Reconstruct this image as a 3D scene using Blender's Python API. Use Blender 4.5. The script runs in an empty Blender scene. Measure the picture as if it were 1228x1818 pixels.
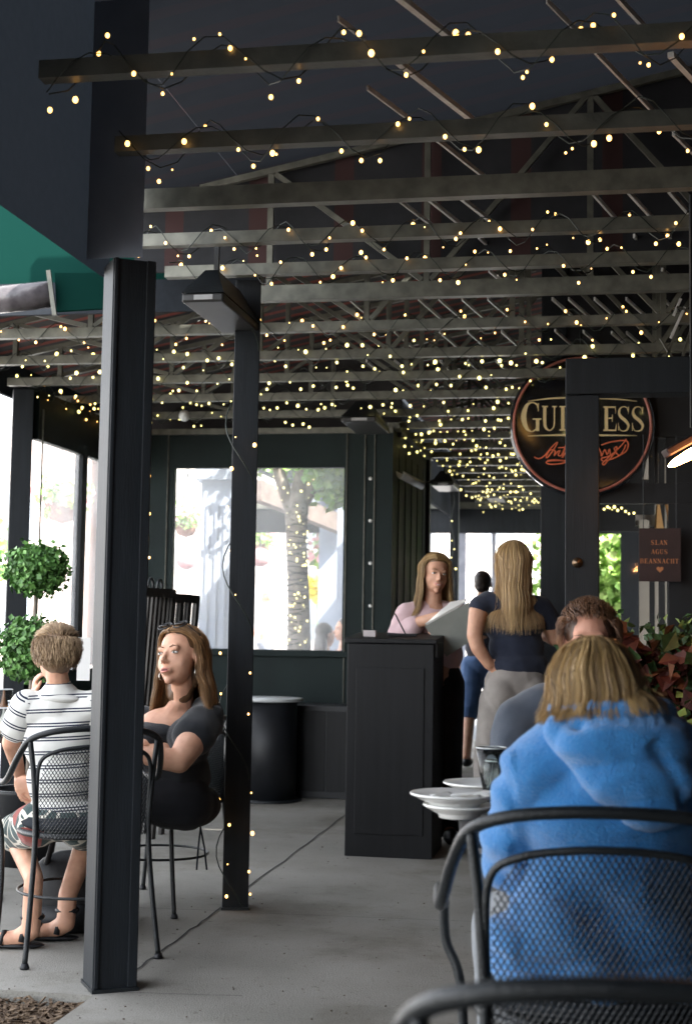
import bpy, bmesh, math, random
import numpy as np
from mathutils import Vector, Matrix, Quaternion, noise
R = math.radians
rnd = random.Random(7)
S = bpy.context.scene
C = S.collection
# ---------------------------------------------------------------- camera
cam = bpy.data.cameras.new('camera'); cam_o = bpy.data.objects.new('camera', cam); C.objects.link(cam_o)
cam.sensor_fit = 'HORIZONTAL'; cam.sensor_width = 24.0; cam.lens = 50.0
cam.clip_start = 0.05; cam.clip_end = 600
cam.dof.use_dof = True; cam.dof.focus_distance = 5.6; cam.dof.aperture_fstop = 4.2
EYE = Vector((0, 0, 1.2))
PITCH, ROLL = 4.72, 0.9
CM = Matrix.Rotation(R(90 + PITCH), 3, 'X') @ Matrix.Rotation(R(ROLL), 3, 'Z')
cam_o.matrix_world = Matrix.Translation(EYE) @ CM.to_4x4()
S.camera = cam_o
# ---------------------------------------------------------------- light
SUN_EL, SUN_AZ = 50.0, 128.0        # azimuth clockwise from +Y
w = bpy.data.worlds.new('World'); S.world = w; w.use_nodes = True
nt = w.node_tree; bg = nt.nodes['Background']
sky = nt.nodes.new('ShaderNodeTexSky'); sky.sky_type = 'NISHITA'; sky.sun_disc = False
sky.sun_elevation = R(SUN_EL); sky.sun_rotation = R(SUN_AZ); sky.air_density = 1.0; sky.dust_density = 1.0; sky.ozone_density = 1.0
hs = nt.nodes.new('ShaderNodeHueSaturation'); hs.inputs['Saturation'].default_value = .22
nt.links.new(sky.outputs[0], hs.inputs['Color']); nt.links.new(hs.outputs[0], bg.inputs[0]); bg.inputs[1].default_value = 0.15
sun = bpy.data.lights.new('sun', 'SUN'); sun.energy = 3.0; sun.angle = R(0.5); sun.color = (1, .95, .86)
sun_o = bpy.data.objects.new('sun', sun); C.objects.link(sun_o)
sd = Vector((math.sin(R(SUN_AZ)) * math.cos(R(SUN_EL)), math.cos(R(SUN_AZ)) * math.cos(R(SUN_EL)), math.sin(R(SUN_EL))))
sun_o.rotation_euler = sd.to_track_quat('Z', 'Y').to_euler()
S.view_settings.view_transform = 'Standard'; S.view_settings.look = 'None'
S.view_settings.exposure = 3.1; S.view_settings.gamma = 1
S.render.engine = 'CYCLES'
cy = S.cycles
cy.use_denoising = True; cy.max_bounces = 7; cy.diffuse_bounces = 4; cy.glossy_bounces = 3
cy.transparent_max_bounces = 16; cy.transmission_bounces = 6
cy.sample_clamp_indirect = 4.0; cy.caustics_reflective = False; cy.caustics_refractive = False
# ---------------------------------------------------------------- frames
TH = R(10.5)
def at(px, py, Y):
    """point seen at photo pixel (px, py) at distance Y ahead"""
    d = CM @ Vector(((px - 614) / 2558.0, (909 - py) / 2558.0, -1))
    return EYE + d * (Y / d.y)
def gp(px, py, z=0.0):
    d = CM @ Vector(((px - 614) / 2558.0, (909 - py) / 2558.0, -1))
    return EYE + d * ((z - EYE.z) / d.z)
def W(u, v, z=0.0):
    return Vector((u * math.cos(TH) + v * math.sin(TH), -u * math.sin(TH) + v * math.cos(TH), z))
def UV(p):
    return (p.x * math.cos(TH) - p.y * math.sin(TH), p.x * math.sin(TH) + p.y * math.cos(TH))
# ---------------------------------------------------------------- mesh builder
class MB:
    def __init__(s): s.v = []; s.f = []
    def add(s, vs, fs):
        n = len(s.v); s.v += [tuple(p) for p in vs]; s.f += [tuple(i + n for i in f) for f in fs]; return s
    def box(s, a, b, rz=0, c=None):
        x0, y0, z0 = a; x1, y1, z1 = b
        vs = [Vector(p) for p in ((x0,y0,z0),(x1,y0,z0),(x1,y1,z0),(x0,y1,z0),(x0,y0,z1),(x1,y0,z1),(x1,y1,z1),(x0,y1,z1))]
        if rz:
            c = Vector(c) if c else Vector(((x0+x1)/2, (y0+y1)/2, 0)); m = Matrix.Rotation(rz, 3, 'Z')
            vs = [c + m @ (p - c) for p in vs]
        return s.add(vs, [(0,3,2,1),(4,5,6,7),(0,1,5,4),(1,2,6,5),(2,3,7,6),(3,0,4,7)])
    def bar(s, a, b, wd, ht, up=(0,0,1)):
        a, b = Vector(a), Vector(b); d = (b - a).normalized(); u = Vector(up)
        if abs(d.dot(u)) > .98: u = Vector((0, 1, 0))
        r = d.cross(u).normalized() * wd / 2; t = r.cross(d).normalized() * ht / 2
        vs = [a-r-t, a+r-t, a+r+t, a-r+t, b-r-t, b+r-t, b+r+t, b-r+t]
        return s.add(vs, [(0,3,2,1),(4,5,6,7),(0,1,5,4),(1,2,6,5),(2,3,7,6),(3,0,4,7)])
    def tube(s, pts, r, n=8, cap=True, closed=False):
        pts = [Vector(p) for p in pts]; m = len(pts)
        rs = r if isinstance(r, (list, tuple)) else [r] * m
        vs = []; prev = None
        for i, p in enumerate(pts):
            if closed: d = (pts[(i+1) % m] - pts[i-1])
            else: d = pts[min(i+1, m-1)] - pts[max(i-1, 0)]
            d = d.normalized() if d.length > 1e-9 else Vector((0,0,1))
            if prev is None:
                a = Vector((0,0,1)) if abs(d.z) < .9 else Vector((1,0,0)); x = d.cross(a).normalized()
            else:
                x = prev - d * prev.dot(d); x = x.normalized() if x.length > 1e-9 else d.orthogonal().normalized()
            prev = x; y = d.cross(x)
            for k in range(n):
                t = 2*math.pi*k/n; vs.append(p + (x*math.cos(t) + y*math.sin(t)) * rs[i])
        fs = []
        for i in range(m if closed else m-1):
            j = (i+1) % m
            for k in range(n):
                l = (k+1) % n; fs.append((i*n+k, i*n+l, j*n+l, j*n+k))
        if cap and not closed: fs.append(tuple(range(n))[::-1]); fs.append(tuple((m-1)*n+k for k in range(n)))
        return s.add(vs, fs)
    def lathe(s, prof, c=(0,0,0), n=32, ax=None):
        c = Vector(c); vs = []; m = len(prof)
        for r, z in prof:
            for k in range(n):
                t = 2*math.pi*k/n; p = Vector((r*math.cos(t), r*math.sin(t), z)); vs.append(c + (ax @ p if ax else p))
        fs = []
        for i in range(m-1):
            for k in range(n):
                l = (k+1) % n; fs.append((i*n+k, i*n+l, (i+1)*n+l, (i+1)*n+k))
        if prof[0][0] > 1e-5: fs.append(tuple(range(n))[::-1])
        if prof[-1][0] > 1e-5: fs.append(tuple((m-1)*n+k for k in range(n)))
        return s.add(vs, fs)
    def ell(s, c, r, rot=None, n=12, m=8):
        c = Vector(c); vs = []; fs = []
        for i in range(m+1):
            ph = math.pi*i/m
            for k in range(n):
                t = 2*math.pi*k/n; p = Vector((r[0]*math.sin(ph)*math.cos(t), r[1]*math.sin(ph)*math.sin(t), r[2]*math.cos(ph)))
                vs.append(c + (rot @ p if rot else p))
        for i in range(m):
            for k in range(n):
                l = (k+1) % n; fs.append((i*n+k, (i+1)*n+k, (i+1)*n+l, i*n+l))
        return s.add(vs, fs)
    def cap(s, a, b, ra, rb, n=12):
        a, b = Vector(a), Vector(b); d = b - a
        s.ell(a, (ra,)*3, n=n); s.ell(b, (rb,)*3, n=n)
        if d.length > 1e-5: s.tube([a, b], [ra, rb], n=n)
        return s
    def prism(s, poly, y0, y1):          # poly in x,z
        n = len(poly)
        return s.add([(x, y0, z) for x, z in poly] + [(x, y1, z) for x, z in poly],
                     [tuple(range(n)), tuple(range(2*n-1, n-1, -1))] + [(i, i+n, (i+1) % n + n, (i+1) % n) for i in range(n)])
    def build(s, name, m=None, parent=None, smooth=False, rz=0, loc=None, bev=0):
        me = bpy.data.meshes.new(name); me.from_pydata(s.v, [], s.f)
        bm = bmesh.new(); bm.from_mesh(me)
        if bev: bmesh.ops.bevel(bm, geom=bm.edges[:], offset=bev, segments=2, affect='EDGES', profile=.5)
        bmesh.ops.recalc_face_normals(bm, faces=bm.faces[:]); bm.to_mesh(me); bm.free()
        if smooth: me.shade_smooth() if not bev else me.shade_smooth()
        o = bpy.data.objects.new(name, me); C.objects.link(o)
        if m: me.materials.append(m)
        if rz: o.rotation_euler.z = rz
        if loc is not None: o.location = loc
        if parent: o.parent = parent
        return o
def empty(name, loc=(0,0,0), rz=0):
    o = bpy.data.objects.new(name, None); o.empty_display_size = .1; C.objects.link(o); o.location = loc; o.rotation_euler.z = rz; return o
def tag(o, label=None, cat=None, group=None, kind=None):
    if label: o['label'] = label
    if cat: o['category'] = cat
    if group: o['group'] = group
    if kind: o['kind'] = kind
    return o
def copy_tree(o, parent=None):
    c = o.copy(); C.objects.link(c); c.parent = parent
    for ch in list(o.children): copy_tree(ch, c)
    return c
# ---------------------------------------------------------------- materials
def mat(name, c1, c2=None, rough=.6, metal=0, scale=8, bump=0, bscale=60, spec=.4, emit=None, es=0, detail=4, coat=0, sheen=0, stretch=None):
    m = bpy.data.materials.new(name); m.use_nodes = True; t = m.node_tree; b = t.nodes['Principled BSDF']
    b.inputs['Roughness'].default_value = rough; b.inputs['Metallic'].default_value = metal
    b.inputs['Specular IOR Level'].default_value = spec; b.inputs['Coat Weight'].default_value = coat
    b.inputs['Sheen Weight'].default_value = sheen
    tc = t.nodes.new('ShaderNodeTexCoord'); mp = t.nodes.new('ShaderNodeMapping'); t.links.new(tc.outputs['Object'], mp.inputs[0])
    if stretch: mp.inputs['Scale'].default_value = stretch
    c2 = c2 or tuple(min(1, x*1.35 + .003) for x in c1)
    n = t.nodes.new('ShaderNodeTexNoise'); n.inputs['Scale'].default_value = scale; n.inputs['Detail'].default_value = detail
    t.links.new(mp.outputs[0], n.inputs[0])
    r = t.nodes.new('ShaderNodeValToRGB'); r.color_ramp.elements[0].position = .35; r.color_ramp.elements[1].position = .68
    r.color_ramp.elements[0].color = (*c1, 1); r.color_ramp.elements[1].color = (*c2, 1)
    t.links.new(n.outputs[0], r.inputs[0]); t.links.new(r.outputs[0], b.inputs['Base Color'])
    if bump:
        n2 = t.nodes.new('ShaderNodeTexNoise'); n2.inputs['Scale'].default_value = bscale; n2.inputs['Detail'].default_value = 4
        t.links.new(mp.outputs[0], n2.inputs[0]); bp = t.nodes.new('ShaderNodeBump'); bp.inputs['Strength'].default_value = bump
        bp.inputs['Distance'].default_value = .01
        t.links.new(n2.outputs[0], bp.inputs['Height']); t.links.new(bp.outputs[0], b.inputs['Normal'])
    if emit: b.inputs['Emission Color'].default_value = (*emit, 1); b.inputs['Emission Strength'].default_value = es
    m['b'] = b.name
    return m
M = {}
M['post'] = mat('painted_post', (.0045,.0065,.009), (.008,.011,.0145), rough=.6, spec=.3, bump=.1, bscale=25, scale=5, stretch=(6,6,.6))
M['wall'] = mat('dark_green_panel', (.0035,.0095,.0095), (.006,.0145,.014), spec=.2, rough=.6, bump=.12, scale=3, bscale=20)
M['steel'] = mat('galvanised_steel', (.085,.086,.072), (.145,.145,.12), rough=.42, metal=.35, scale=14, bump=.1)
M['bright_steel'] = mat('bright_steel_rib', (.55,.55,.54), (.7,.7,.68), rough=.35, metal=.2, scale=20)
M['concrete'] = mat('broom_concrete', (.20,.193,.172), (.275,.265,.24), rough=.8, scale=1.6, bump=.35, bscale=160, detail=12)
def speckle(m_, dark, sc, pos, w_=.04):
    t = m_.node_tree; b = t.nodes['Principled BSDF']; old = b.inputs['Base Color'].links[0].from_socket
    tc = t.nodes.new('ShaderNodeTexCoord'); n = t.nodes.new('ShaderNodeTexNoise'); n.inputs['Scale'].default_value = sc; n.inputs['Detail'].default_value = 6; n.inputs['Roughness'].default_value = .7; t.links.new(tc.outputs['Object'], n.inputs[0])
    r = t.nodes.new('ShaderNodeValToRGB'); r.color_ramp.elements[0].position = pos; r.color_ramp.elements[1].position = pos + w_
    t.links.new(n.outputs[0], r.inputs[0]); mx = t.nodes.new('ShaderNodeMix'); mx.data_type = 'RGBA'; mx.blend_type = 'MULTIPLY'; mx.inputs['B'].default_value = (*dark,1)
    t.links.new(r.outputs[0], mx.inputs['Factor']); t.links.new(old, mx.inputs['A']); t.links.new(mx.outputs['Result'], b.inputs['Base Color'])
speckle(M['concrete'], (.72,.70,.66), .9, .50, .12); speckle(M['concrete'], (.6,.58,.55), 22, .62, .03); speckle(M['concrete'], (.78,.77,.75), 130, .54, .06); speckle(M['concrete'], (1.25,1.24,1.2), 60, .60, .08)
M['plaza'] = mat('pale_paving', (.42,.41,.40), (.55,.53,.51), rough=.9, scale=2)
M['joint'] = mat('concrete_joint', (.03,.03,.03), rough=.95)
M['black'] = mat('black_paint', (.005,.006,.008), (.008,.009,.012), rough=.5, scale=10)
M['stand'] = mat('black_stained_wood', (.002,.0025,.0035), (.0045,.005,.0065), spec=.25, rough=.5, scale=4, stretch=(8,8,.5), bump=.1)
M['iron'] = mat('wrought_iron', (.006,.008,.010), (.012,.015,.017), rough=.36, bump=.3, bscale=200)
M['canvas'] = mat('dark_canvas', (.022,.028,.037), (.030,.037,.048), rough=.85, scale=30)
M['wire'] = mat('green_cable', (.006,.012,.008), rough=.5)
M['bulb'] = mat('lit_bulb', (1,.85,.5), emit=(1,.50,.12), es=.75)
M['bulbg'] = mat('lit_bulb_far', (1,.9,.5), emit=(1,.84,.26), es=.42)
M['white'] = mat('white_glaze', (.74,.74,.72), (.8,.8,.78), rough=.18, coat=.3)
M['skin'] = mat('skin', (.50,.27,.18), (.60,.34,.23), rough=.5, scale=25, bump=.06, bscale=300)
M['bark'] = mat('tree_bark', (.16,.13,.11), (.30,.26,.22), rough=.9, scale=12, bump=.8, bscale=30)
M['mulch'] = mat('bark_mulch', (.045,.03,.02), (.11,.075,.05), rough=.95, scale=40, bump=.6)
M['leaf'] = mat('topiary_leaf', (.035,.10,.02), (.08,.19,.045), rough=.5, scale=30)
M['soft_green'] = mat('sunlit_leaf', (.22,.42,.08), (.36,.52,.14), rough=.6, scale=3)
for k in ('skin',):
    b = M[k].node_tree.nodes['Principled BSDF']; b.inputs['Subsurface Weight'].default_value = .12
    b.inputs['Subsurface Radius'].default_value = (.012,.005,.003)
def glassmat(name, col=(1,1,1), haze=.12, gloss=.06, rough=.03, ior=1.35):
    m = bpy.data.materials.new(name); m.use_nodes = True; t = m.node_tree; t.nodes.clear()
    o = t.nodes.new('ShaderNodeOutputMaterial'); tr = t.nodes.new('ShaderNodeBsdfTransparent'); tr.inputs[0].default_value = (*col,1)
    g = t.nodes.new('ShaderNodeBsdfGlossy'); g.inputs['Roughness'].default_value = rough
    d = t.nodes.new('ShaderNodeBsdfDiffuse'); d.inputs[0].default_value = (.8,.82,.84,1)
    tl = t.nodes.new('ShaderNodeBsdfTranslucent'); tl.inputs[0].default_value = (.8,.82,.84,1)
    ad = t.nodes.new('ShaderNodeMixShader'); ad.inputs[0].default_value = .5
    t.links.new(d.outputs[0], ad.inputs[1]); t.links.new(tl.outputs[0], ad.inputs[2])
    m1 = t.nodes.new('ShaderNodeMixShader'); m1.inputs[0].default_value = haze
    n = t.nodes.new('ShaderNodeTexNoise'); n.inputs['Scale'].default_value = 2.5; tc = t.nodes.new('ShaderNodeTexCoord'); t.links.new(tc.outputs['Object'], n.inputs[0])
    mu = t.nodes.new('ShaderNodeMath'); mu.operation = 'MULTIPLY'; mu.inputs[1].default_value = haze*2; t.links.new(n.outputs[0], mu.inputs[0]); t.links.new(mu.outputs[0], m1.inputs[0])
    t.links.new(tr.outputs[0], m1.inputs[1]); t.links.new(ad.outputs[0], m1.inputs[2])
    lw = t.nodes.new('ShaderNodeFresnel'); lw.inputs[0].default_value = ior
    m2 = t.nodes.new('ShaderNodeMixShader'); t.links.new(lw.outputs[0], m2.inputs[0])
    t.links.new(m1.outputs[0], m2.inputs[1]); t.links.new(g.outputs[0], m2.inputs[2]); t.links.new(m2.outputs[0], o.inputs[0])
    return m
M['vinyl'] = glassmat('clear_vinyl', haze=.2, ior=1.04)
M['glass'] = glassmat('window_glass', haze=.01)
M['tumbler'] = glassmat('tumbler_glass', col=(.9,.93,.92), haze=.04)
# striped canopy cloth: stripes run across the slope
def stripes(name, axis, width, red, dark, duty=.35):
    m = mat(name, dark, rough=.85); t = m.node_tree; b = t.nodes['Principled BSDF']
    tc = t.nodes.new('ShaderNodeTexCoord'); sx = t.nodes.new('ShaderNodeSeparateXYZ'); t.links.new(tc.outputs['Object'], sx.inputs[0])
    md = t.nodes.new('ShaderNodeMath'); md.operation = 'PINGPONG'; md.inputs[1].default_value = width
    t.links.new(sx.outputs[axis], md.inputs[0])
    gt = t.nodes.new('ShaderNodeMath'); gt.operation = 'LESS_THAN'; gt.inputs[1].default_value = width*duty; t.links.new(md.outputs[0], gt.inputs[0])
    mx = t.nodes.new('ShaderNodeMix'); mx.data_type = 'RGBA'; t.links.new(gt.outputs[0], mx.inputs['Factor'])
    old = b.inputs['Base Color'].links[0].from_socket; t.links.new(old, mx.inputs['A']); mx.inputs['B'].default_value = (*red, 1)
    t.links.new(mx.outputs['Result'], b.inputs['Base Color']); return m
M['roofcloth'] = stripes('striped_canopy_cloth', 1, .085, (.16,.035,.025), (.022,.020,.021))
M['frontcloth'] = stripes('striped_cloth_painted_shade', 1, .11, (.030,.014,.013), (.010,.012,.015))  # near part of the canopy, its shade put into darker cloth colours
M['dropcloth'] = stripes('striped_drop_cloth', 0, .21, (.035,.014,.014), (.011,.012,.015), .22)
def teal():
    m = bpy.data.materials.new('teal_awning_cloth'); m.use_nodes = True; t = m.node_tree; b = t.nodes['Principled BSDF']; o = t.nodes['Material Output']
    b.inputs['Base Color'].default_value = (.006,.034,.028,1); b.inputs['Roughness'].default_value = .95; b.inputs['Specular IOR Level'].default_value = 0
    tl = t.nodes.new('ShaderNodeBsdfTranslucent'); tl.inputs[0].default_value = (.003,.015,.0125,1)
    mx = t.nodes.new('ShaderNodeMixShader'); mx.inputs[0].default_value = .3; t.links.new(b.outputs[0], mx.inputs[1]); t.links.new(tl.outputs[0], mx.inputs[2])
    t.links.new(mx.outputs[0], o.inputs[0]); return m
M['teal'] = teal()
def add_translucent(m_, col, f=.5):
    t = m_.node_tree; b = t.nodes['Principled BSDF']; o = t.nodes['Material Output']; tl = t.nodes.new('ShaderNodeBsdfTranslucent'); tl.inputs[0].default_value = (*col,1)
    mx = t.nodes.new('ShaderNodeMixShader'); mx.inputs[0].default_value = f; t.links.new(b.outputs[0], mx.inputs[1]); t.links.new(tl.outputs[0], mx.inputs[2]); t.links.new(mx.outputs[0], o.inputs[0])
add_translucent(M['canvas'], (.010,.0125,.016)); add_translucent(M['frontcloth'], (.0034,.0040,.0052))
# ================================================================ SETTING
BR = -TH      # objects whose mesh is in (u, v, z) get this z rotation
ZC = 2.75     # height of the truss bottom chords
def roofz(u): return 2.98 + (u + 3.8) * .2
g = MB(); g.add([(-300,-80,-.14),(300,-80,-.14),(300,500,-.14),(-300,500,-.14)], [(0,1,2,3)]); tag(g.build('ground', M['plaza']), kind='structure')
# patio slab with the planting bed cut out of its front left corner
uc, vc = UV(gp(167, 1768)); 
slab = MB()
slab.box((uc, -4, -.136), (6, 16.4, 0)); slab.box((-4.3, vc, -.136), (uc-.0005, 16.4, 0))
tag(slab.build('patio_floor', M['concrete'], rz=BR), kind='structure')
bed = MB(); bed.box((-6, -4, -.136), (uc-.01, vc-.01, -.05)); tag(bed.build('planting_bed', M['mulch'], rz=BR), kind='structure')
ch = MB()
for i in range(2600):
    u = uc - .015 - abs(rnd.gauss(0, .55)); v = vc - .02 - abs(rnd.gauss(0,.5)); z = -.05 + rnd.random()*.035
    a = rnd.random()*6.3; l = rnd.uniform(.008,.03); wd = rnd.uniform(.004,.012)
    p = Vector((u, v, z)); d = Vector((math.cos(a), math.sin(a), rnd.uniform(-.4,.4))) * l
    ch.bar(p-d, p+d, wd, .004)
tag(ch.build('mulch_chips', mat('mulch_chip', (.05,.03,.018), (.20,.14,.09), rough=.9, scale=55), rz=BR), kind='stuff')
cr = MB()
def crack(pts, wd=.008):
    for a, b in zip(pts, pts[1:]):
        d = (b-a).normalized(); n = Vector((-d.y, d.x, 0))*wd/2
        cr.add([(a-n)+Vector((0,0,.003)), (b-n)+Vector((0,0,.003)), (b+n)+Vector((0,0,.003)), (a+n)+Vector((0,0,.003))], [(0,1,2,3)])
def wob(p0, p1, n=14, s=.006):
    o = []
    for i in range(n+1):
        p = p0.lerp(p1, i/n); o.append(p + Vector((rnd.uniform(-s,s), rnd.uniform(-s,s), 0)) * (0 < i < n))
    return o
crack(wob(gp(238,1726), gp(385,1618))); crack(wob(gp(385,1618), gp(640,1428), 20)); crack(wob(gp(240,1613), gp(385,1618), 6, .003), .004)
crack(wob(gp(430,1770), gp(150,1762), 10, .003), .003); crack(wob(gp(437,1622), gp(900,1640), 10, .003), .003)
crack(wob(gp(815,1400), gp(900,1400), 3, .003)); crack(wob(gp(815,1352), gp(900,1352), 3, .003))
tag(cr.build('floor_joint', M['joint']), kind='structure')
gr = MB()
for i in range(130):
    p_ = gp(rnd.uniform(0,1000), 1420+395*rnd.random()**.7); a_ = rnd.random()*6.3; l_ = rnd.uniform(.001,.0035); dd_ = Vector((math.cos(a_),math.sin(a_),0))*l_
    gr.bar(p_-dd_+Vector((0,0,.003)), p_+dd_+Vector((0,0,.003)), l_, .003)
tag(gr.build('floor_grit', M['mulch']), kind='stuff')
rd = MB(); rd.box((-60, 16.9, -.136), (60, 24, -.12)); tag(rd.build('road', mat('road_asphalt', (.09,.10,.11), (.13,.14,.15), rough=.85), rz=BR), kind='structure')
# ---------------------------------------------------------------- roof
def roof_sheet(mb, u0, u1, v0, v1, nu=2, dzs=(0,.012)):
    for i in range(nu):
        a = u0 + (u1-u0)*i/nu; b = u0 + (u1-u0)*(i+1)/nu
        for dz in dzs:
            mb.add([(a,v0,roofz(a)+dz),(b,v0,roofz(b)+dz),(b,v1,roofz(b)+dz),(a,v1,roofz(a)+dz)], [(0,1,2,3)])
rf = MB(); roof_sheet(rf, -3.95, 4.5, 7.0, 11.0, 3); roof_sheet(rf, -1.9, 4.5, 11.0, 18.2)
canopy = rf.build('canopy', M['roofcloth'], rz=BR)
tag(canopy, 'sloping striped cloth canopy roof over the patio seen from below', 'canopy')
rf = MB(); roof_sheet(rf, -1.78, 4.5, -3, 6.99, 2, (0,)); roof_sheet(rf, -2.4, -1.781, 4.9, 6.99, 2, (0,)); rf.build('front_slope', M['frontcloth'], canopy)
MB().add([(-1.78,-3,2.44),(-1.78,4.86,2.44),(-1.78,4.86,3.385),(-1.78,-3,3.385)],[(0,1,2,3)]).build('valance', M['canvas'], canopy)
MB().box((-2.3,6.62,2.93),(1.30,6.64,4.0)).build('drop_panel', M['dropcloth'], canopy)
MB().box((-4.0,6.98,2.97),(-1.80,6.99,3.55)).build('gable_panel', M['teal'], canopy)
MB().box((-4.0,6.9,2.80),(-1.74,6.93,2.965)).build('valance', M['canvas'], canopy)
MB().box((-3.97,7.0,2.72),(-3.94,11.0,3.1)).build('valance', M['canvas'], canopy)
MB().box((-2.2,17.98,2.79),(1.3,18.0,4.2)).build('gable_panel', M['roofcloth'], canopy)
MB().box((-1.95,11.1,2.60),(-1.92,18.2,3.5)).build('valance', M['canvas'], canopy)
MB().box((-3.95,10.92,2.70),(-1.6,10.95,3.6)).build('gable_panel', M['roofcloth'], canopy)
# rolled clear curtain and dark panel under the gable
cur = empty('rolled_window_curtain'); tag(cur, 'rolled up clear vinyl curtain hanging under the teal gable at upper left', 'curtain')
p = [at(-60,540,8.0), at(92,512,8.0)]
m_ = MB(); m_.tube([at(-60,538,6.7), at(20,530,6.7), at(90,522,6.7)], .065, 14); m_.build('roll', mat('rolled_vinyl', (.05,.045,.05),(.13,.12,.125), rough=.25, scale=9, bump=.5, bscale=18), cur, True)
m_ = MB(); m_.bar(at(86,480,6.65), at(97,560,6.65), .02, .02); m_.build('strap', M['steel'], cur)
m_ = MB(); a, b, c_, d_ = at(97,484,6.7), at(200,484,6.7), at(200,546,6.7), at(100,552,6.7)
m_.add([a,b,c_,d_]+[q+Vector((0,.03,0)) for q in (a,b,c_,d_)], [(0,1,2,3),(7,6,5,4),(0,4,5,1),(1,5,6,2),(2,6,7,3),(3,7,4,0)]); m_.build('flap', M['teal'], cur)
# ---------------------------------------------------------------- trusses
def chord_v(py):   # v of a bottom chord whose lower face is seen at row py (at px 700)
    return UV(gp(700, py, ZC))[1]
near = [108, 250, 356, 424, 482, 530, 586, 635, 674, 708, 739]
vs_ = [chord_v(p_) for p_ in near]
while vs_[-1] < 17.6: vs_.append(vs_[-1] + .62)
ORD = ['first','second','third','fourth','fifth','sixth','seventh','eighth','ninth','tenth','eleventh','twelfth','thirteenth','fourteenth','fifteenth','sixteenth','seventeenth','eighteenth','nineteenth','twentieth','twenty first','twenty second','twenty third','twenty fourth','twenty fifth']
M['dark_steel'] = mat('steel_painted_shade', (.055,.06,.054), (.10,.105,.092), rough=.45, metal=.35, scale=9, bump=.15)  # darker copy of the galvanised steel, front trusses' dimness put into the colour
bulb_me = MB().ell((0,0,0), (.0062,.0062,.0075), n=10, m=6).build('bulb', M['bulb']).data
bulb_far = MB().ell((0,0,0), (.0085,.0085,.0095), n=8, m=6).build('bulb', M['bulbg']).data
for o in [o for o in C.objects if o.name.startswith('bulb')]: bpy.data.objects.remove(o)
def bulbs(parent, pts, far=False):
    for p in pts:
        o = bpy.data.objects.new('bulb', bulb_far if far else bulb_me); C.objects.link(o); o.location = p; o.parent = parent
        s_ = rnd.choice((.45,.6,.75,.9,1,1.05,1.15,1.35)); o.scale = (s_, s_, s_)
def light_string(label, pts, r=.035, pitch=.24, n_b=25, far=False, group='strings of warm fairy lights wound round the trusses', jit=.05, zz=True):
    """helix of cable round the polyline pts, with bulbs"""
    e = empty('fairy_light_string', pts[0]); tag(e, label, 'string lights', group)
    base = Vector(pts[0]); a = Vector(pts[0]); b = Vector(pts[-1]); L = (b-a).length; d = (b-a)/L
    x = d.cross(Vector((0,0,1))); x = x.normalized() if x.length > .1 else Vector((1,0,0)); y = d.cross(x)
    ph0 = rnd.random()*6.28
    for ph in ((0, math.pi) if zz else (0,)):
        path = []; n = int(L/pitch*8)
        for i in range(n+1):
            t = i/8*2*math.pi + ph + ph0; rr = r*(1+.25*math.sin(i*.37+ph)); sg = 1 if ph == 0 else -1
            path.append(a - base + d*(L*i/n) + x*math.cos(t*sg)*rr + y*math.sin(t*sg)*rr*1.25)
        if len(path) > 2: MB().tube(path, .0021, 4).build('wire', M['wire'], e)
    ps = []
    for i in range(n_b):
        t_ = (i + rnd.random()*.9)/n_b; ph, sg = rnd.choice(((0,1),(math.pi,-1))) if zz else (0,1)
        ii = t_*L/pitch*8; an = ((ii/8*2*math.pi + ph + ph0)*sg) if not far else rnd.random()*6.28; rr = r*(1+.25*math.sin(ii*.37+ph)) + .011
        ps.append(a - base + d*L*t_ + x*math.cos(an)*rr + y*math.sin(an)*rr*1.25 - Vector((0,0,rnd.choice((0,0,.01,.02,jit*.8)))))
    bulbs(e, ps, far); return e
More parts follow.
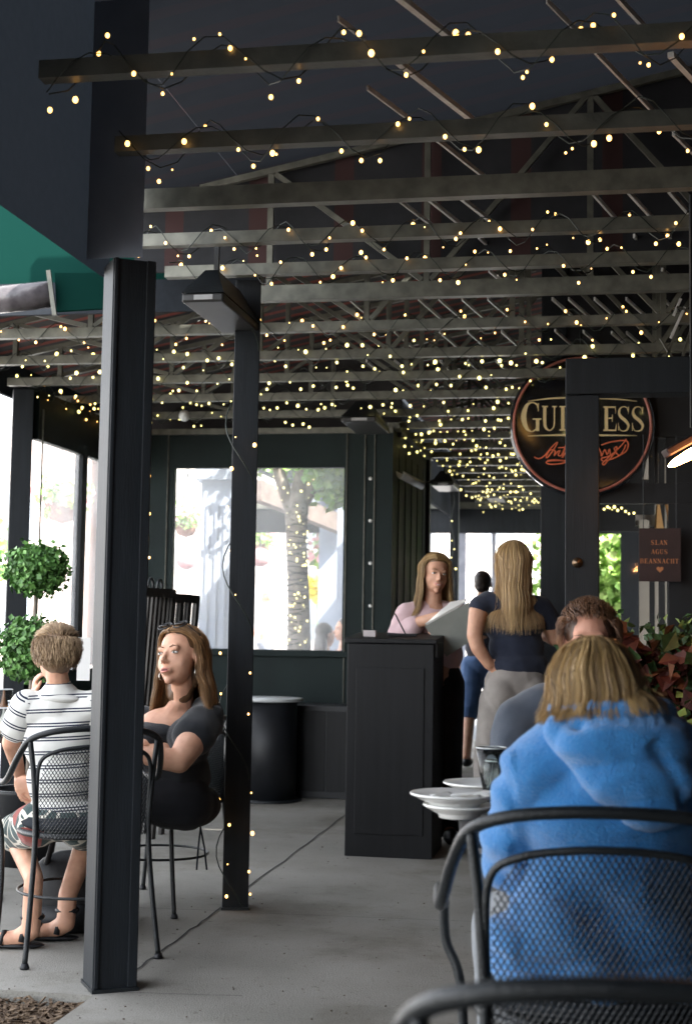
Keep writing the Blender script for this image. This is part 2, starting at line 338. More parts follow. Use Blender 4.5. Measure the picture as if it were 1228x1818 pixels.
for i, v in enumerate(vs_):
    big = i in (2, 5)
    u0 = -1.60 if (v < 4.8 or v > 10.75) else -1.95 if v < 7 else -3.85
    u1 = 1.28
    if v > 9.2: u1 = -.5
    h = .075 if big else ((.052) if i < 2 else .05)
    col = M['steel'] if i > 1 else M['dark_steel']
    t = empty('roof_truss', W(u0, v, ZC), BR)
    tag(t, ('grey steel roof beam above the front posts' if i == 2 else 'grey steel roof beam in line with the heater' if i == 5 else 'grey steel roof truss, %s from the front of the patio roof' % ORD[i]), 'truss', 'steel trusses across the canopy')
    L = u1 - u0; pr = lambda u, z: (u - u0, 0, z)
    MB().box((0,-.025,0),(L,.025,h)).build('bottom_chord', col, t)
    if i >= 5:
        MB().bar((0,0,roofz(u0)-ZC-.035),(L,0,roofz(u1)-ZC-.035),.03,.03).build('top_chord', col, t)
    if i in (0,1,3,4): n_w = [1.0]
    far_ = i > 10
    web = MB() if far_ else None
    k = 0; u = u0 + .35
    if i >= 5:
        while u < u1 - .1:
            q = web or MB(); q.box((u-u0-.014,-.012,h),(u-u0+.014,.012,roofz(u)-ZC-.05))
            if not far_: q.build('vertical_strut', col, t)
            u2 = min(u + .75, u1 - .02); q = web or MB()
            if k % 2: q.bar(pr(u+.02,h+.01), pr(u2-.02, roofz(u2)-ZC-.05), .024, .024, (0,1,0))
            else: q.bar(pr(u+.02, roofz(u)-ZC-.05), pr(u2-.02,h+.01), .024, .024, (0,1,0))
            if not far_: q.build('diagonal_strut', col, t)
            u += .75; k += 1
        if far_: web.build('web_struts', col, t)
    if i in (2, 5): continue
    far = v > 7.6
    L_ = u1 - u0
    n_b = int(L_ * (19 if i < 2 else 17 if v < 8 else 16)) if v < 10.5 else 24
    light_string('warm fairy lights wound round the %s truss from the front' % ORD[i], [W(u0+.02,v,ZC+h/2), W(u1-.05,v,ZC+h/2)], r=.05 if i < 2 else .042,
                 pitch=.34 if i < 2 else .27, n_b=n_b, far=far, jit=.04)
# slender bright ribs running back over the chords
k = 0
def rib(a, b, wd=.012):
    global k
    e = MB().bar((0,0,0), b-a, wd, .018).build('roof_rib', M['bright_steel'], loc=a)
    k += 1
    tag(e, 'slender bright metal rib running back above the trusses', 'roof rib', 'thin ribs under the canopy'); return e
RIBN = {}
def ribpx(x0, y0, x1, y1, wd=.012, z=3.02):
    band = ('in front of the first truss' if y0 < 60 and y0 != 32 else 'between the first and second trusses' if y0 < 140 else 'between the second truss and the bare beam' if y0 < 300 else
            'just behind the bare beam' if y0 < 400 else 'between the fourth and fifth trusses' if y0 < 460 else 'below the fifth truss' if y0 < 520 else 'behind the second bare beam' if y0 < 570 else 'behind the seventh truss' if y0 < 620 else 'behind the eighth truss')
    e = rib(gp(x0,y0,z), gp(x1,y1,z), wd); RIBN.setdefault(band, []).append((x0, e))
for q in ((703,-10,800,66,.02),(690,96,838,212,.02),(600,32,648,68,.006),(652,155,722,207,.007),(762,236,862,315,.01),(1095,-6,1152,56,.01),(1056,90,1166,204,.008),(1190,96,1260,170,.02),(1195,236,1260,300,.01),(970,0,1020,50,.004),
          (697,346,765,398,.008),(752,346,820,400,.012),(812,346,876,396,.014),(1050,340,1100,396,.01),(1115,340,1166,396,.012),(1187,338,1228,385,.014),
          (850,420,888,456,.012),(1125,418,1156,454,.01),(1185,416,1218,450,.014),(868,480,905,510,.01),(1175,478,1205,505,.01),(200,500,0,0,0)):
    if q[4]: ribpx(*q)
for x0, y0, dx in ((620,530,36),(743,530,46),(779,530,50),(820,530,50),(866,530,50),(980,530,40),(1009,530,42),(1055,530,44),(1111,530,42),(1176,530,30),
                   (780,588,46),(830,588,46),(890,588,40),(985,586,34),(1035,588,34),(1112,590,36),(1085,590,28),(1190,588,30),(700,588,40),
                   (780,640,40),(830,640,38),(880,640,34),(700,640,40),(650,640,36)):
    ribpx(x0, y0, x0+dx, y0+dx*.88, .009)

for band, L_ in RIBN.items():
    for i_, (x_, e_) in enumerate(sorted(L_, key=lambda t: t[0])): e_['label'] = 'thin bright rib %s, %s from the left' % (band, ORD[i_])
# ================================================================ POSTS, WALLS
def post(name, c, wd, dp, z0, z1, label, group='dark posts holding up the canopy', base=False, extra=False, rz=None):
    e = empty(name, W(c[0], c[1]), BR if rz is None else rz); tag(e, label, 'post', group)
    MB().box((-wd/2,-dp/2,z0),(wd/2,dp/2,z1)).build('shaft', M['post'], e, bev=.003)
    if base: MB().box((-wd/2-.004,-dp/2-.012,0.0),(wd/2+.004,dp/2+.012,.012)).build('base_plate', M['iron'], e)
    if extra:
        MB().box((wd/2-.034,-dp/2-.0085,z0+.013),(wd/2-.004,-dp/2-.0005,z1)).build('cover_strip', M['post'], e, bev=.002)
        MB().box((-wd/2+.004,-dp/2-.0085,z0+.013),(-wd/2+.018,-dp/2-.0005,z1)).build('cover_strip', M['post'], e, bev=.002)
    return e
c1 = UV(gp(189,1756)); post('canopy_post', (c1[0], c1[1]+.03), .150, .15, 0, 2.462, 'thick dark post in the left foreground between the seated boy and woman', base=True, extra=True, rz=R(22))
c2 = UV(gp(412,1616)); post('canopy_post', (c2[0], c2[1]+.05), .112, .10, 0, 2.748, 'dark post wrapped in fairy lights right of the seated woman', base=True, rz=R(4))
c3 = (UV(at(806,1000,15))); post('canopy_post', c3, .09, .09, 0, 2.74, 'slim far post with three lights behind the laughing woman')
# header box hiding the truss ends over the front post
MB().add([(-1.779, c1[1]-.06, 2.463),(c1[0]+.075, c1[1]-.06, 2.463),(c1[0]+.075, c1[1]-.06, 3.38),(-1.779, c1[1]-.06, 3.38)],[(0,1,2,3)]).build('post_header', mat('lightened_header_cloth', (.11,.13,.165), (.13,.15,.19), rough=.9), canopy)  # canvas colour lightened here to make up for missing light
cl = UV(at(31,1000,9.3)); post('canopy_post', cl, .13, .12, 0, 2.73, 'grey blue post at the left edge behind the topiary', rz=R(16))
cr_ = UV(at(1033,1000,5.4)); e = post('entrance_post', cr_, .124, .11, 0, 2.095, 'dark square post in front of the round sign', None)
# knob and moulding on the entrance post
kp = UV(at(1024,998,5.3))
MB().lathe([(.0,-.0),(.017,.0),(.019,.006),(.010,.008),(.008,.014),(.0,.015)], (kp[0]-cr_[0], -.056, at(1024,998,5.3).z), ax=Matrix.Rotation(R(90),3,'X')).build('rosette', mat('dull_brass', (.12,.08,.05), rough=.3, metal=.9), e, True)
bm_ = empty('entrance_beam', W(cr_[0], cr_[1], 2.10), BR); tag(bm_, 'heavy dark beam running right from the post before the round sign', 'beam')
MB().box((-.062,-.06,0),(1.6,.06,.135)).build('beam_body', M['post'], bm_, bev=.003)
# back wall of the alcove
WV = 10.7; ul, ur = -3.72, -1.63
def wz(py, d): return at(600, py, d).z
zt, zb = 2.44, 1.05
uw0 = UV(at(314,1000,11.25))[0]; uw1 = UV(at(622,1000,11.2))[0]
bw = empty('window_wall', W(0, WV), BR); tag(bw, 'dark green panelled wall with a clear vinyl window behind the seated woman', 'wall')
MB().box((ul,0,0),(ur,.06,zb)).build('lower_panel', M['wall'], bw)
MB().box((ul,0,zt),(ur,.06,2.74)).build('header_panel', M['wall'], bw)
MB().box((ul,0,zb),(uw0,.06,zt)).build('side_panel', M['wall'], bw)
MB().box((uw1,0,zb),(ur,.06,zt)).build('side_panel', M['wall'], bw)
MB().box((uw0,.025,zb),(uw1,.03,zt)).build('window_pane', M['vinyl'], bw)
zp = MB()
for u in (uw1+.02, uw1+.16, uw1+.235, uw0-.05): zp.tube([(u,-.008,.02),(u,-.008,2.70)], .005, 6)
zp.build('zip_line', M['steel'], bw)
st = MB()
for py_ in (856,929,1003,1077): q = at(667,py_,11.1); st.lathe([(0,0),(.014,0),(.014,.006),(.006,.008),(0,.008)], (UV(q)[0], -.001, q.z), 10, Matrix.Rotation(R(90),3,'X'))
st.build('snap_button', M['bright_steel'], bw, True)
MB().box((uw0-.6,-.035,1.0),(ur,-.002,1.045)).build('rail', M['wall'], bw, bev=.004)
MB().box((ul,-.02,2.70),(ur,-.002,2.745)).build('rail', M['steel'], bw)
MB().box((-2.25,-.07,.004),(ur,-.004,.03)).build('kerb_strip', M['white'], bw)
# side wall running back from the corner post
sw = empty('alcove_side_wall', W(ur, WV+.06), BR); tag(sw, 'dark green side wall running back from the corner beside the host stand', 'wall')
MB().box((-.04,0,0),(.0,1.93,2.73)).build('panel', M['wall'], sw)
rb = MB()
for i in range(5): rb.box((.0005,.25+i*.36,.05),(.005,.27+i*.36,2.62))
rb.build('rib', M['wall'], sw)
MB().box((-.045,1.93,0),(.03,2.03,2.74)).build('end_post', M['post'], sw)
MB().box((-.045,-.058,2.735),(.05,2.03,2.78)).build('head_rail', M['steel'], sw)
# left wall with openings
lw = empty('left_window_wall', W(-3.72, cl[1]), BR); tag(lw, 'dark framed left wall with tall bright openings behind the topiary', 'wall')
L = WV - cl[1]
MB().box((-.03,.072,2.42),(.03,L,2.745)).build('header_panel', M['wall'], lw)
MB().box((-.03,.072,0),(.03,L,.9)).build('lower_panel', M['wall'], lw)
um = UV(at(156,1000,10.2)); MB().box((-.03,um[1]-cl[1]-.05,.9),(.03,um[1]-cl[1]+.05,2.42)).build('mullion', M['post'], lw)
MB().box((-.03,L-.08,.9),(.03,L,2.42)).build('mullion', M['post'], lw)
MB().box((.0,.072,.9),(.004,L-.08,2.42)).build('window_pane', M['vinyl'], lw)
zp = MB(); zp.tube([(.045,.11,.5),(.045,.11,2.62)], .006, 6); zp.build('zip_line', M['steel'], lw)
e = light_string('small fairy lights along the slanting top rail of the left wall', [W(-3.66,cl[1]+.1,2.74), W(-3.66,10.6,2.74)], r=.03, n_b=26, jit=.02, group=None)
# ---------------------------------------------------------------- building at right
bd = empty('pub_side_wall', W(1.35, -3), BR); tag(bd, 'dark painted building wall along the right side of the patio', 'wall')
MB().box((0,0,0),(.2,12.27,4.4)).build('wall_panel', mat('dark_painted_wall', (.02,.017,.018),(.035,.03,.03), rough=.6), bd)
rw = empty('added_light_block', W(-1.7, -1.6), BR); tag(rw, 'unseen dark wall added behind the camera to block light', 'wall')  # unseen wall added so that light comes only from the left
MB().box((0,0,0),(3.04,.2,4.3)).build('wall_panel', bpy.data.materials['dark_painted_wall'], rw)
# shop front facing the camera behind the round sign
FV = 9.27; fu = UV(at(961,1000,9.35))[0]
sf = empty('shop_front', W(fu, FV), BR); tag(sf, 'dark timber shop front with glass panes behind the round sign', 'building')
def fx(px, d=9.3): return UV(at(px,950,d))[0] - fu
MB().box((0,0,0),(fx(1006),.14,3.7)).build('corner_pilaster', M['post'], sf, bev=.004)
MB().box((fx(1006)+.001,.02,0),(fx(1064),.12,3.7)).build('frame', M['black'], sf)
x1 = fx(1140); xr = 1.35 - fu - .003
z_tr0, z_tr1 = wz(890, 9.3), wz(855, 9.3)
MB().box((fx(1064),.03,z_tr0),(xr,.11,z_tr1)).build('transom', M['black'], sf)
MB().box((fx(1064),.02,2.46),(xr,.12,2.62)).build('lintel', M['black'], sf)
MB().box((fx(1064),.03,2.621),(xr,.11,3.9)).build('upper_panel', M['black'], sf)
MB().box((fx(1064),.02,0),(xr,.12,.95)).build('lower_panel', M['black'], sf)
MB().box((fx(1064),.075,.951),(xr,.08,z_tr0-.001)).build('window_pane', M['glass'], sf)
MB().box((fx(1064),.075,z_tr1+.001),(xr,.08,2.459)).build('window_pane', M['glass'], sf)
for a, b in ((1180,1228),(1160,1166),(1150,1153)):
    MB().box((fx(a),.03,z_tr1+.001),(fx(b),.1,2.459)).build('mullion', M['black'], sf)
MB().box((fx(1184),.03,.951),(fx(1250),.1,z_tr0-.001)).build('mullion', M['black'], sf)
MB().box((fx(1230),-.01,.5),(fx(1232),.0,2.4)).build('edge_strip', M['steel'], sf)
# pale framed door and posters seen through the glass
cream = mat('cream_paint', (.36,.33,.28), (.46,.42,.36), rough=.5, scale=3)
ochre = mat('ochre_cloth', (.42,.22,.07), (.5,.30,.12), rough=.7, scale=6)
d_in = empty('inner_door', at(1150,1000,10.2)*1 - Vector((0,0,at(1150,1000,10.2).z)), BR); tag(d_in, 'cream framed inner door seen through the shop front glass', 'door')
o0 = d_in.location
def ip(px, d=10.2): return UV(at(px,950,d))[0] - UV(o0)[0]
MB().box((ip(1134),0,0),(ip(1152),.05,1.2+.82)).build('door_frame', cream, d_in)
MB().box((ip(1162),0,0),(ip(1168),.05,2.5)).build('door_frame', cream, d_in)
MB().box((ip(1180),0,0),(ip(1183),.05,2.5)).build('door_frame', cream, d_in)
MB().box((ip(1186),0,0),(ip(1190),.05,2.5)).build('door_frame', cream, d_in)
MB().box((ip(1128),.055,1.98),(ip(1165),.09,2.06)).build('cross_rail', cream, d_in)
for nm, pts, mm in (('folded_parasol', [(1164,938),(1168,880),(1178,938)], ochre), ('folded_parasol', [(1182,890),(1197,887),(1196,938),(1190,938)], ochre), ('folded_parasol', [(1150,800),(1142,850),(1152,850)], cream)):
    P = [at(x, y, 9.9) for x, y in pts]; q = MB(); n = len(P)
    q.add(P + [p+Vector((0,.05,0)) for p in P], [tuple(range(n)), tuple(range(2*n-1,n-1,-1))] + [(i,i+n,(i+1)%n+n,(i+1)%n) for i in range(n)])
    tag(q.build(nm, mm), {0:'ochre folded cloth left above the small lettered sign', 1:'ochre folded cloth right above the small lettered sign', 2:'pale folded cloth above the transom by the round sign'}[(0 if pts[0][0]==1164 else 1 if pts[0][0]==1182 else 2)], 'cloth')
# dark room behind: side wall and back wall with one opening, hedge beyond
rm = empty('inner_room', W(fu, FV+.3), BR); tag(rm, 'dark room behind the shop front glass with a far opening', 'building')
bv = 5.0
zt2 = wz(940, 14.6); zb2 = .9
xl = UV(at(1040,1000,14.6))[0]-fu; xrr = UV(at(1150,1000,14.6))[0]-fu
MB().box((-.0,0,0),(.05,bv,3.6)).build('left_wall', M['black'], rm)
MB().box((.051,bv-.05,0),(xl,bv,3.6)).build('back_wall', M['black'], rm)
MB().box((xrr,bv-.05,0),(4,bv,3.6)).build('back_wall', M['black'], rm)
MB().box((xl,bv-.05,zt2),(xrr,bv,3.6)).build('back_wall', M['black'], rm)
MB().box((.051,.0,3.2),(4,bv,3.25)).build('ceiling', M['black'], rm)
MB().box((4.0,0,0),(4.05,bv,3.6)).build('right_wall', M['black'], rm)
# end of the corridor: header beams and mullions
EV = 17.9
eh = empty('far_entrance_frame', W(-1.9, EV), BR); tag(eh, 'dark header and slim mullions of the bright opening at the end of the corridor', 'frame')
MB().box((-2.6,0,2.44),(3.2,.12,2.78)).build('header', M['post'], eh)
MB().box((-2.6,-.1,2.74),(3.2,-.04,2.82)).build('rail', M['steel'], eh)
for px_, wd in ((820,.10),(877,.05),(760,.05)):
    u = UV(at(px_,1000,18))[0]+1.9; MB().box((u-wd/2,.02,0),(u+wd/2,.08,2.439)).build('mullion', mat('pale_mullion', (.22,.23,.27), rough=.6), eh)
MB().box((2.0,0,0),(3.2,.12,2.439)).build('end_panel', M['post'], eh)
# ================================================================ FAIRY LIGHTS ON POSTS
def loose_string(label, pts, bl, far=False, group=None, r=.003):
    e = empty('fairy_light_string', pts[0]); tag(e, label, 'string lights', group)
    b0 = Vector(pts[0]); MB().tube([Vector(p)-b0 for p in pts], r, 5).build('wire', M['wire'], e)
    bulbs(e, [Vector(p)-b0 for p in bl], far); return e
d2 = 6.24
b2 = [(418,776),(411,832),(452,790),(404,900),(407,978),(418,1056),(391,1160),(392,1232),(444,1195),(441,1268),(388,1420),(446,1408),(407,1465),(448,1480),(404,1535),(442,1548),(402,1592),(444,1588)]
pp = []
for i in range(60):
    t = i/59; y = 560 + t*1050; x0 = 433 - 24*t; pp.append(at(x0 + 28*math.sin(t*26), y, d2 + .06 - .075*math.cos(t*26)))
loose_string('fairy lights wound down the second dark post beside the seated woman', pp, [at(x,y,d2-.02) for x,y in b2])
b1 = [(262,806),(264,845),(262,880),(265,912),(260,955),(265,990),(262,770),(250,1020)]
loose_string('fairy lights hanging down behind the thick front post', [at(262+3*math.sin(i), 760+i*14, 5.6) for i in range(20)], [at(x,y,5.6) for x,y in b1], far=False)
b3 = [(802,960),(801,990),(806,975),(802,925),(809,1010),(801,1035)]
loose_string('fairy lights on the slim far post', [at(803+3*math.sin(i), 870+i*12, 14.9) for i in range(16)], [at(x,y,14.85) for x,y in b3], far=True)
loose_string('cluster of fairy lights at the top of the corner by the corridor', [at(700+i*5.5, 770+i*4.2+3*math.sin(i*2), 11+i*.14) for i in range(12)], [at(700+rnd.random()*55, 772+rnd.random()*36, 11.2+rnd.random()) for i in range(16)], far=True)
# reflected and further lights beyond the shop glass: a string added inside stands in for them
loose_string('added string standing in for reflected and further fairy lights at the shop front glass', [at(1066+i*8, 905+3*math.sin(i), 10.6) for i in range(9)], [at(x,y,10.6) for x,y in ((1072,904),(1082,902),(1086,905),(1090,900),(1103,902),(1110,908),(1116,912),(1125,911),(1078,900),(1096,906))], far=True)
# ================================================================ HEATERS AND LAMPS
def heater(d, x0, x1, yn, label):
    a = at(x0, yn, d); wd = (x1-x0)/2558*d; ln = .62
    e = empty('ceiling_heater', a, BR); tag(e, label, 'heater', 'flat grey heaters hung from the trusses')
    MB().box((0,0,0),(wd,ln,.035)).build('panel', mat('heater_steel', (.02,.02,.02),(.03,.03,.03), rough=.4, metal=.4), e, bev=.008)
    q = MB(); q.add([(.0,0,.037),(wd,0,.037),(wd,ln,.037),(0,ln,.037),(wd*.35,.12,.16),(wd*.65,.12,.16),(wd*.65,ln-.12,.16),(wd*.35,ln-.12,.16)],[(0,1,5,4),(1,2,6,5),(2,3,7,6),(3,0,4,7),(4,5,6,7),(3,2,1,0)])
    q.build('hood', M['iron'], e)
    MB().box((wd*.3,-.004,.008),(wd*.75,-.001,.028)).build('name_plate', mat('plate_grey', (.2,.2,.2), rough=.4), e)
    MB().bar((wd/2,.2,.16),(wd/2,.2,.3),.02,.02).build('hanger', M['iron'], e)
    return e
heater(5.75, 322, 400, 536, 'large flat heater hung beside the top of the second post')
heater(9.6, 605, 668, 749, 'distant flat heater above the host stand')
heater(14, 765, 805, 862, 'small dark heater at the start of the corridor')
heater(16.4, 862, 892, 884, 'smallest dark heater far down the corridor')
rl = empty('reflector_lamp', at(712,848,11.0)); tag(rl, 'shiny curved metal reflector lamp on the alcove corner', 'lamp')
q = MB(); A, B = at(714,842,11.0)-rl.location, at(752,862,11.4)-rl.location
n = 8; ring = []
for P in (A, B):
    for i in range(n+1):
        t = math.pi*(i/n); off = Vector((-.02+.0*i, 0, 0)) + Vector((math.cos(t)*.03, -.02, -math.sin(t)*.055+.02)); ring.append(P+off)
q.add(ring, [(i,i+1,i+n+2,i+n+1) for i in range(n)]); o = q.build('reflector', mat('polished_steel', (.75,.75,.75), rough=.3, metal=.3), rl, True)
o.modifiers.new('th','SOLIDIFY').thickness = .006
MB().bar(B, B+Vector((.08,.05,.05)), .02,.02).build('bracket', M['iron'], rl)
ir = empty('infrared_heater', at(1186,828,5.0)); tag(ir, 'glowing orange bar heater at the right edge', 'heater')
A = Vector((0,0,0)); B = at(1262,786,5.0) - ir.location
MB().tube([A, A.lerp(B,.12), A.lerp(B,.5), B], [.003,.012,.018,.018], 12).build('glow_element', mat('glow', (1,.6,.3), emit=(1,.42,.14), es=14), ir, True)
MB().bar(A+Vector((-.0,.05,.05)), B+Vector((0,.05,.05)), .09, .03).build('housing', mat('heater_housing', (.03,.02,.02), rough=.4, metal=.5), ir, bev=.006)
MB().bar(B+Vector((-.05,.05,.06)), B+Vector((-.05,.05,.9)), .02, .02).build('hanger', M['iron'], ir)
mb_ = empty('globe_lamp', at(327,738,10.3)); tag(mb_, 'small round glass globe lamp under the trusses left of centre', 'lamp')
MB().ell((0,0,0),(.042,.042,.042), n=16, m=12).build('globe', mat('frosted_globe', (.5,.52,.5), rough=.15, coat=.5), mb_, True)
MB().tube([(0,0,.042),(0,0,.12)], .006, 6).build('stem', M['iron'], mb_)
# corner brackets / conduits at upper right
cd = empty('conduit_bundle', at(1200,560,7.0)); tag(cd, 'tangle of thin conduits beside the building at upper right', 'conduit')
for i,(x0,y0,x1,y1) in enumerate(((1180,640,1204,580),(1190,600,1215,545),(1206,650,1226,585),(1222,650,1240,560),(1200,545,1228,553),(1195,560,1208,530),(1172,600,1196,640))):
    MB().bar(at(x0,y0,7)-cd.location, at(x1,y1,7)-cd.location, .012,.012).build('conduit', M['bright_steel'] if i%2 else M['steel'], cd)
# ================================================================ ROUND SIGN
serif = {
 'G': [[(.86,.80,.05),(.80,.93,.07),(.55,1.0,.06),(.28,.88,.17),(.14,.5,.26),(.28,.13,.18),(.55,0,.06),(.84,.12,.10)],[(.84,.02,.17),(.84,.42,.17)],[(.60,.43,.045),(1.02,.43,.045)],[(.87,.97,.05),(.87,.70,.03)]],
 'U': [[(.20,1,.19),(.20,.32,.19),(.28,.1,.14),(.5,.0,.08),(.72,.1,.08),(.80,.32,.08),(.80,1,.08)],[(.02,.98,.05),(.40,.98,.05)],[(.66,.98,.05),(.96,.98,.05)]],
 'I': [[(.5,0,.42),(.5,1,.42)],[(.08,.98,.05),(.92,.98,.05)],[(.08,.02,.05),(.92,.02,.05)]],
 'N': [[(.17,0,.07),(.17,1,.07)],[(.17,.98,.2),(.83,.02,.2)],[(.83,0,.07),(.83,1,.07)],[(0,.02,.05),(.34,.02,.05)],[(.66,.98,.05),(1,.98,.05)],[(0,.98,.05),(.2,.98,.05)]],
 'E': [[(.26,0,.24),(.26,1,.24)],[(.04,.975,.06),(.92,.975,.06)],[(.04,.025,.06),(.96,.025,.06)],[(.3,.52,.05),(.68,.52,.05)],[(.90,1,.07),(.93,.72,.02)],[(.93,0,.08),(.98,.30,.02)],[(.68,.66,.05),(.68,.38,.05)]],
 'S': [[(.82,.80,.04),(.72,.95,.05),(.48,1.0,.06),(.24,.92,.11),(.17,.75,.17),(.30,.58,.22),(.62,.42,.22),(.82,.24,.17),(.74,.06,.11),(.48,0,.06),(.24,.05,.05),(.12,.24,.04)],[(.83,.99,.05),(.83,.70,.02)],[(.12,.02,.05),(.12,.34,.02)]],
 'L': [[(.28,0,.22),(.28,1,.22)],[(.05,.97,.06),(.52,.97,.06)],[(.05,.03,.06),(.95,.03,.06)],[(.93,0,.06),(.95,.32,.03)]],
 'A': [[(.16,0,.08),(.52,1,.08)],[(.52,1,.2),(.84,0,.2)],[(.26,.34,.06),(.70,.34,.06)],[(.0,.03,.05),(.32,.03,.05)],[(.66,.03,.05),(1,.03,.05)]],
 'B': [[(.24,0,.2),(.24,1,.2)],[(.04,.97,.05),(.55,.97,.06),(.80,.86,.15),(.78,.62,.13),(.5,.52,.05),(.3,.52,.05)],[(.5,.52,.05),(.84,.42,.14),(.88,.16,.15),(.6,.03,.06),(.04,.03,.05)]],
 'C': [[(.88,.74,.05),(.76,.93,.07),(.52,1,.06),(.26,.88,.16),(.15,.5,.22),(.26,.13,.16),(.52,0,.06),(.88,.16,.06)],[(.88,.98,.05),(.88,.68,.03)]],
 'H': [[(.2,0,.18),(.2,1,.18)],[(.8,0,.18),(.8,1,.18)],[(.2,.5,.06),(.8,.5,.06)],[(0,.97,.05),(.4,.97,.05)],[(0,.03,.05),(.4,.03,.05)],[(.6,.97,.05),(1,.97,.05)],[(.6,.03,.05),(1,.03,.05)]],
 'T': [[(.5,0,.2),(.5,1,.2)],[(.05,.97,.06),(.95,.97,.06)],[(.05,1,.05),(.05,.74,.02)],[(.95,1,.05),(.95,.74,.02)],[(.3,.03,.05),(.7,.03,.05)]],
}
def catmull(pts, k=5):
    if len(pts) < 4: return pts
    o = []
    for i in range(len(pts)-1):
        p0 = pts[max(i-1,0)]; p1 = pts[i]; p2 = pts[i+1]; p3 = pts[min(i+2,len(pts)-1)]
        for j in range(k):
            t = j/k
            o.append(tuple(.5*((2*b)+(-a+c)*t+(2*a-5*b+4*c-d)*t*t+(-a+3*b-3*c+d)*t**3) for a,b,c,d in zip(p0,p1,p2,p3)))
    return o + [pts[-1]]
def ribbon(mb, pts, y, th):       # pts: x, z, width (metres)
    L = []; Rr = []
    for i, (x, z, w_) in enumerate(pts):
        a = pts[max(i-1,0)]; b = pts[min(i+1,len(pts)-1)]; d = Vector((b[0]-a[0], b[1]-a[1])); d = d.normalized() if d.length > 1e-9 else Vector((1,0))
        n_ = Vector((-d.y, d.x))*w_/2; L.append((x+n_.x, z+n_.y)); Rr.append((x-n_.x, z-n_.y))
    n = len(L); vs = [(x,y,z) for x,z in L]+[(x,y,z) for x,z in Rr]+[(x,y-th,z) for x,z in L]+[(x,y-th,z) for x,z in Rr]
    fs = []
    for i in range(n-1): fs += [(i,i+1,n+i+1,n+i),(2*n+i,3*n+i,3*n+i+1,2*n+i+1),(i,2*n+i,2*n+i+1,i+1),(n+i,n+i+1,3*n+i+1,3*n+i)]
    fs += [(0,n,3*n,2*n),(n-1,3*n-1,4*n-1,2*n-1)]
    mb.add(vs, fs)
def letter(mb, ch, x, z, wd, ht, y, th=.002):
    k_ = 0
    for s_ in serif[ch]:
        vert = abs(s_[0][1]-s_[-1][1]) > .2
        pts = [(x+a*wd, z+b*ht, c*(wd if (len(s_) > 3 or vert) else ht)) for a,b,c in s_]
        ribbon(mb, catmull(pts) if len(s_) > 3 else pts, y - .0004*k_, th); k_ += 1
bpy.data.materials.get('sign_black')
sg = empty('round_pub_sign', at(1033,755,9.0), R(-3)); tag(sg, 'round black pub sign with gold lettering and red rim hung behind a post', 'sign')
MB().lathe([(0,-.03),(.455,-.03),(.455,.0),(.44,.012),(.41,.004),(0,.004)], ax=Matrix.Rotation(R(90),3,'X'), n=64).build('disc', mat('sign_black', (.008,.009,.012), rough=.12, coat=1.0), sg, True)
MB().tube([(.428*math.cos(t*math.pi/32),-.012,.428*math.sin(t*math.pi/32)) for t in range(64)], .009, 8, closed=True).build('rim', mat('copper_red', (.34,.10,.07),(.42,.15,.11), rough=.4), sg, True)
gold = mat('sign_gold', (.72,.56,.28), (.8,.64,.34), rough=.4); redp = mat('sign_red', (.62,.14,.06), rough=.5)
yy = -.006
xs = (('G',-.385,.125,.185),('U',-.255,.10,.155),('I',-.147,.05,.155),('N',-.09,.115,.155),('N',.012,.09,.155),('E',.128,.086,.155),('S',.215,.088,.155),('S',.302,.09,.155))
for ch, x, wd, ht in xs:
    q = MB(); letter(q, ch, x, -.035 - (.008 if ht > .16 else 0), wd, ht, yy, .003); q.build('letter', gold, sg)
q = MB(); ribbon(q, catmull([(-.34,.150,.003),(-.2,.168,.009),(0,.176,.012),(.2,.168,.009),(.34,.155,.002)]), yy, .003); q.build('gold_line', gold, sg)
q = MB(); ribbon(q, catmull([(-.34,-.072,.003),(-.2,-.066,.009),(0,-.063,.012),(.2,-.063,.009),(.34,-.064,.002)]), yy, .003); q.build('gold_line', gold, sg)
sig = [[(-.30,-.205),(-.27,-.215),(-.235,-.195),(-.19,-.14),(-.155,-.11),(-.175,-.15),(-.215,-.205),(-.225,-.20),(-.20,-.16),(-.17,-.165),(-.175,-.195),(-.155,-.17),(-.14,-.165),(-.15,-.19),(-.13,-.19),(-.10,-.12),(-.125,-.205),(-.10,-.17),(-.08,-.17),(-.085,-.2),(-.05,-.19)],
       [(-.15,-.145),(-.09,-.14)],[(-.22,-.228),(-.17,-.222),(-.10,-.232),(-.14,-.246),(-.20,-.25),(-.225,-.238),(-.19,-.228),(-.05,-.225)],
       [(-.05,-.19),(-.02,-.12),(.01,-.16),(.03,-.2),(.06,-.15),(.09,-.13),(.115,-.17),(.12,-.195),(.14,-.155),(.155,-.185),(.17,-.15),(.18,-.195),(.21,-.165),(.215,-.135),(.20,-.15),(.23,-.19),(.26,-.15),(.27,-.12)],
       [(.12,-.125),(.18,-.105),(.26,-.095),(.285,-.11),(.28,-.15),(.25,-.18),(.18,-.215),(.13,-.225),(.12,-.21),(.15,-.20),(.19,-.19),(.15,-.235),(.135,-.25),(.13,-.235),(.20,-.17),(.25,-.12),(.275,-.085)]]
q = MB()
for k_, s_ in enumerate(sig): ribbon(q, catmull([(x,z,.0075) for x,z in s_]) if len(s_) > 3 else [(x,z,.006) for x,z in s_], yy-.0006*k_, .003)
q.build('signature', redp, sg)
MB().bar((0,.03,.40),(0,.03,.62),.02,.02).build('hanger', M['iron'], sg); MB().bar((-.32,.05,0),(-.32,.27,0),.03,.03).build('bracket', M['iron'], sg)
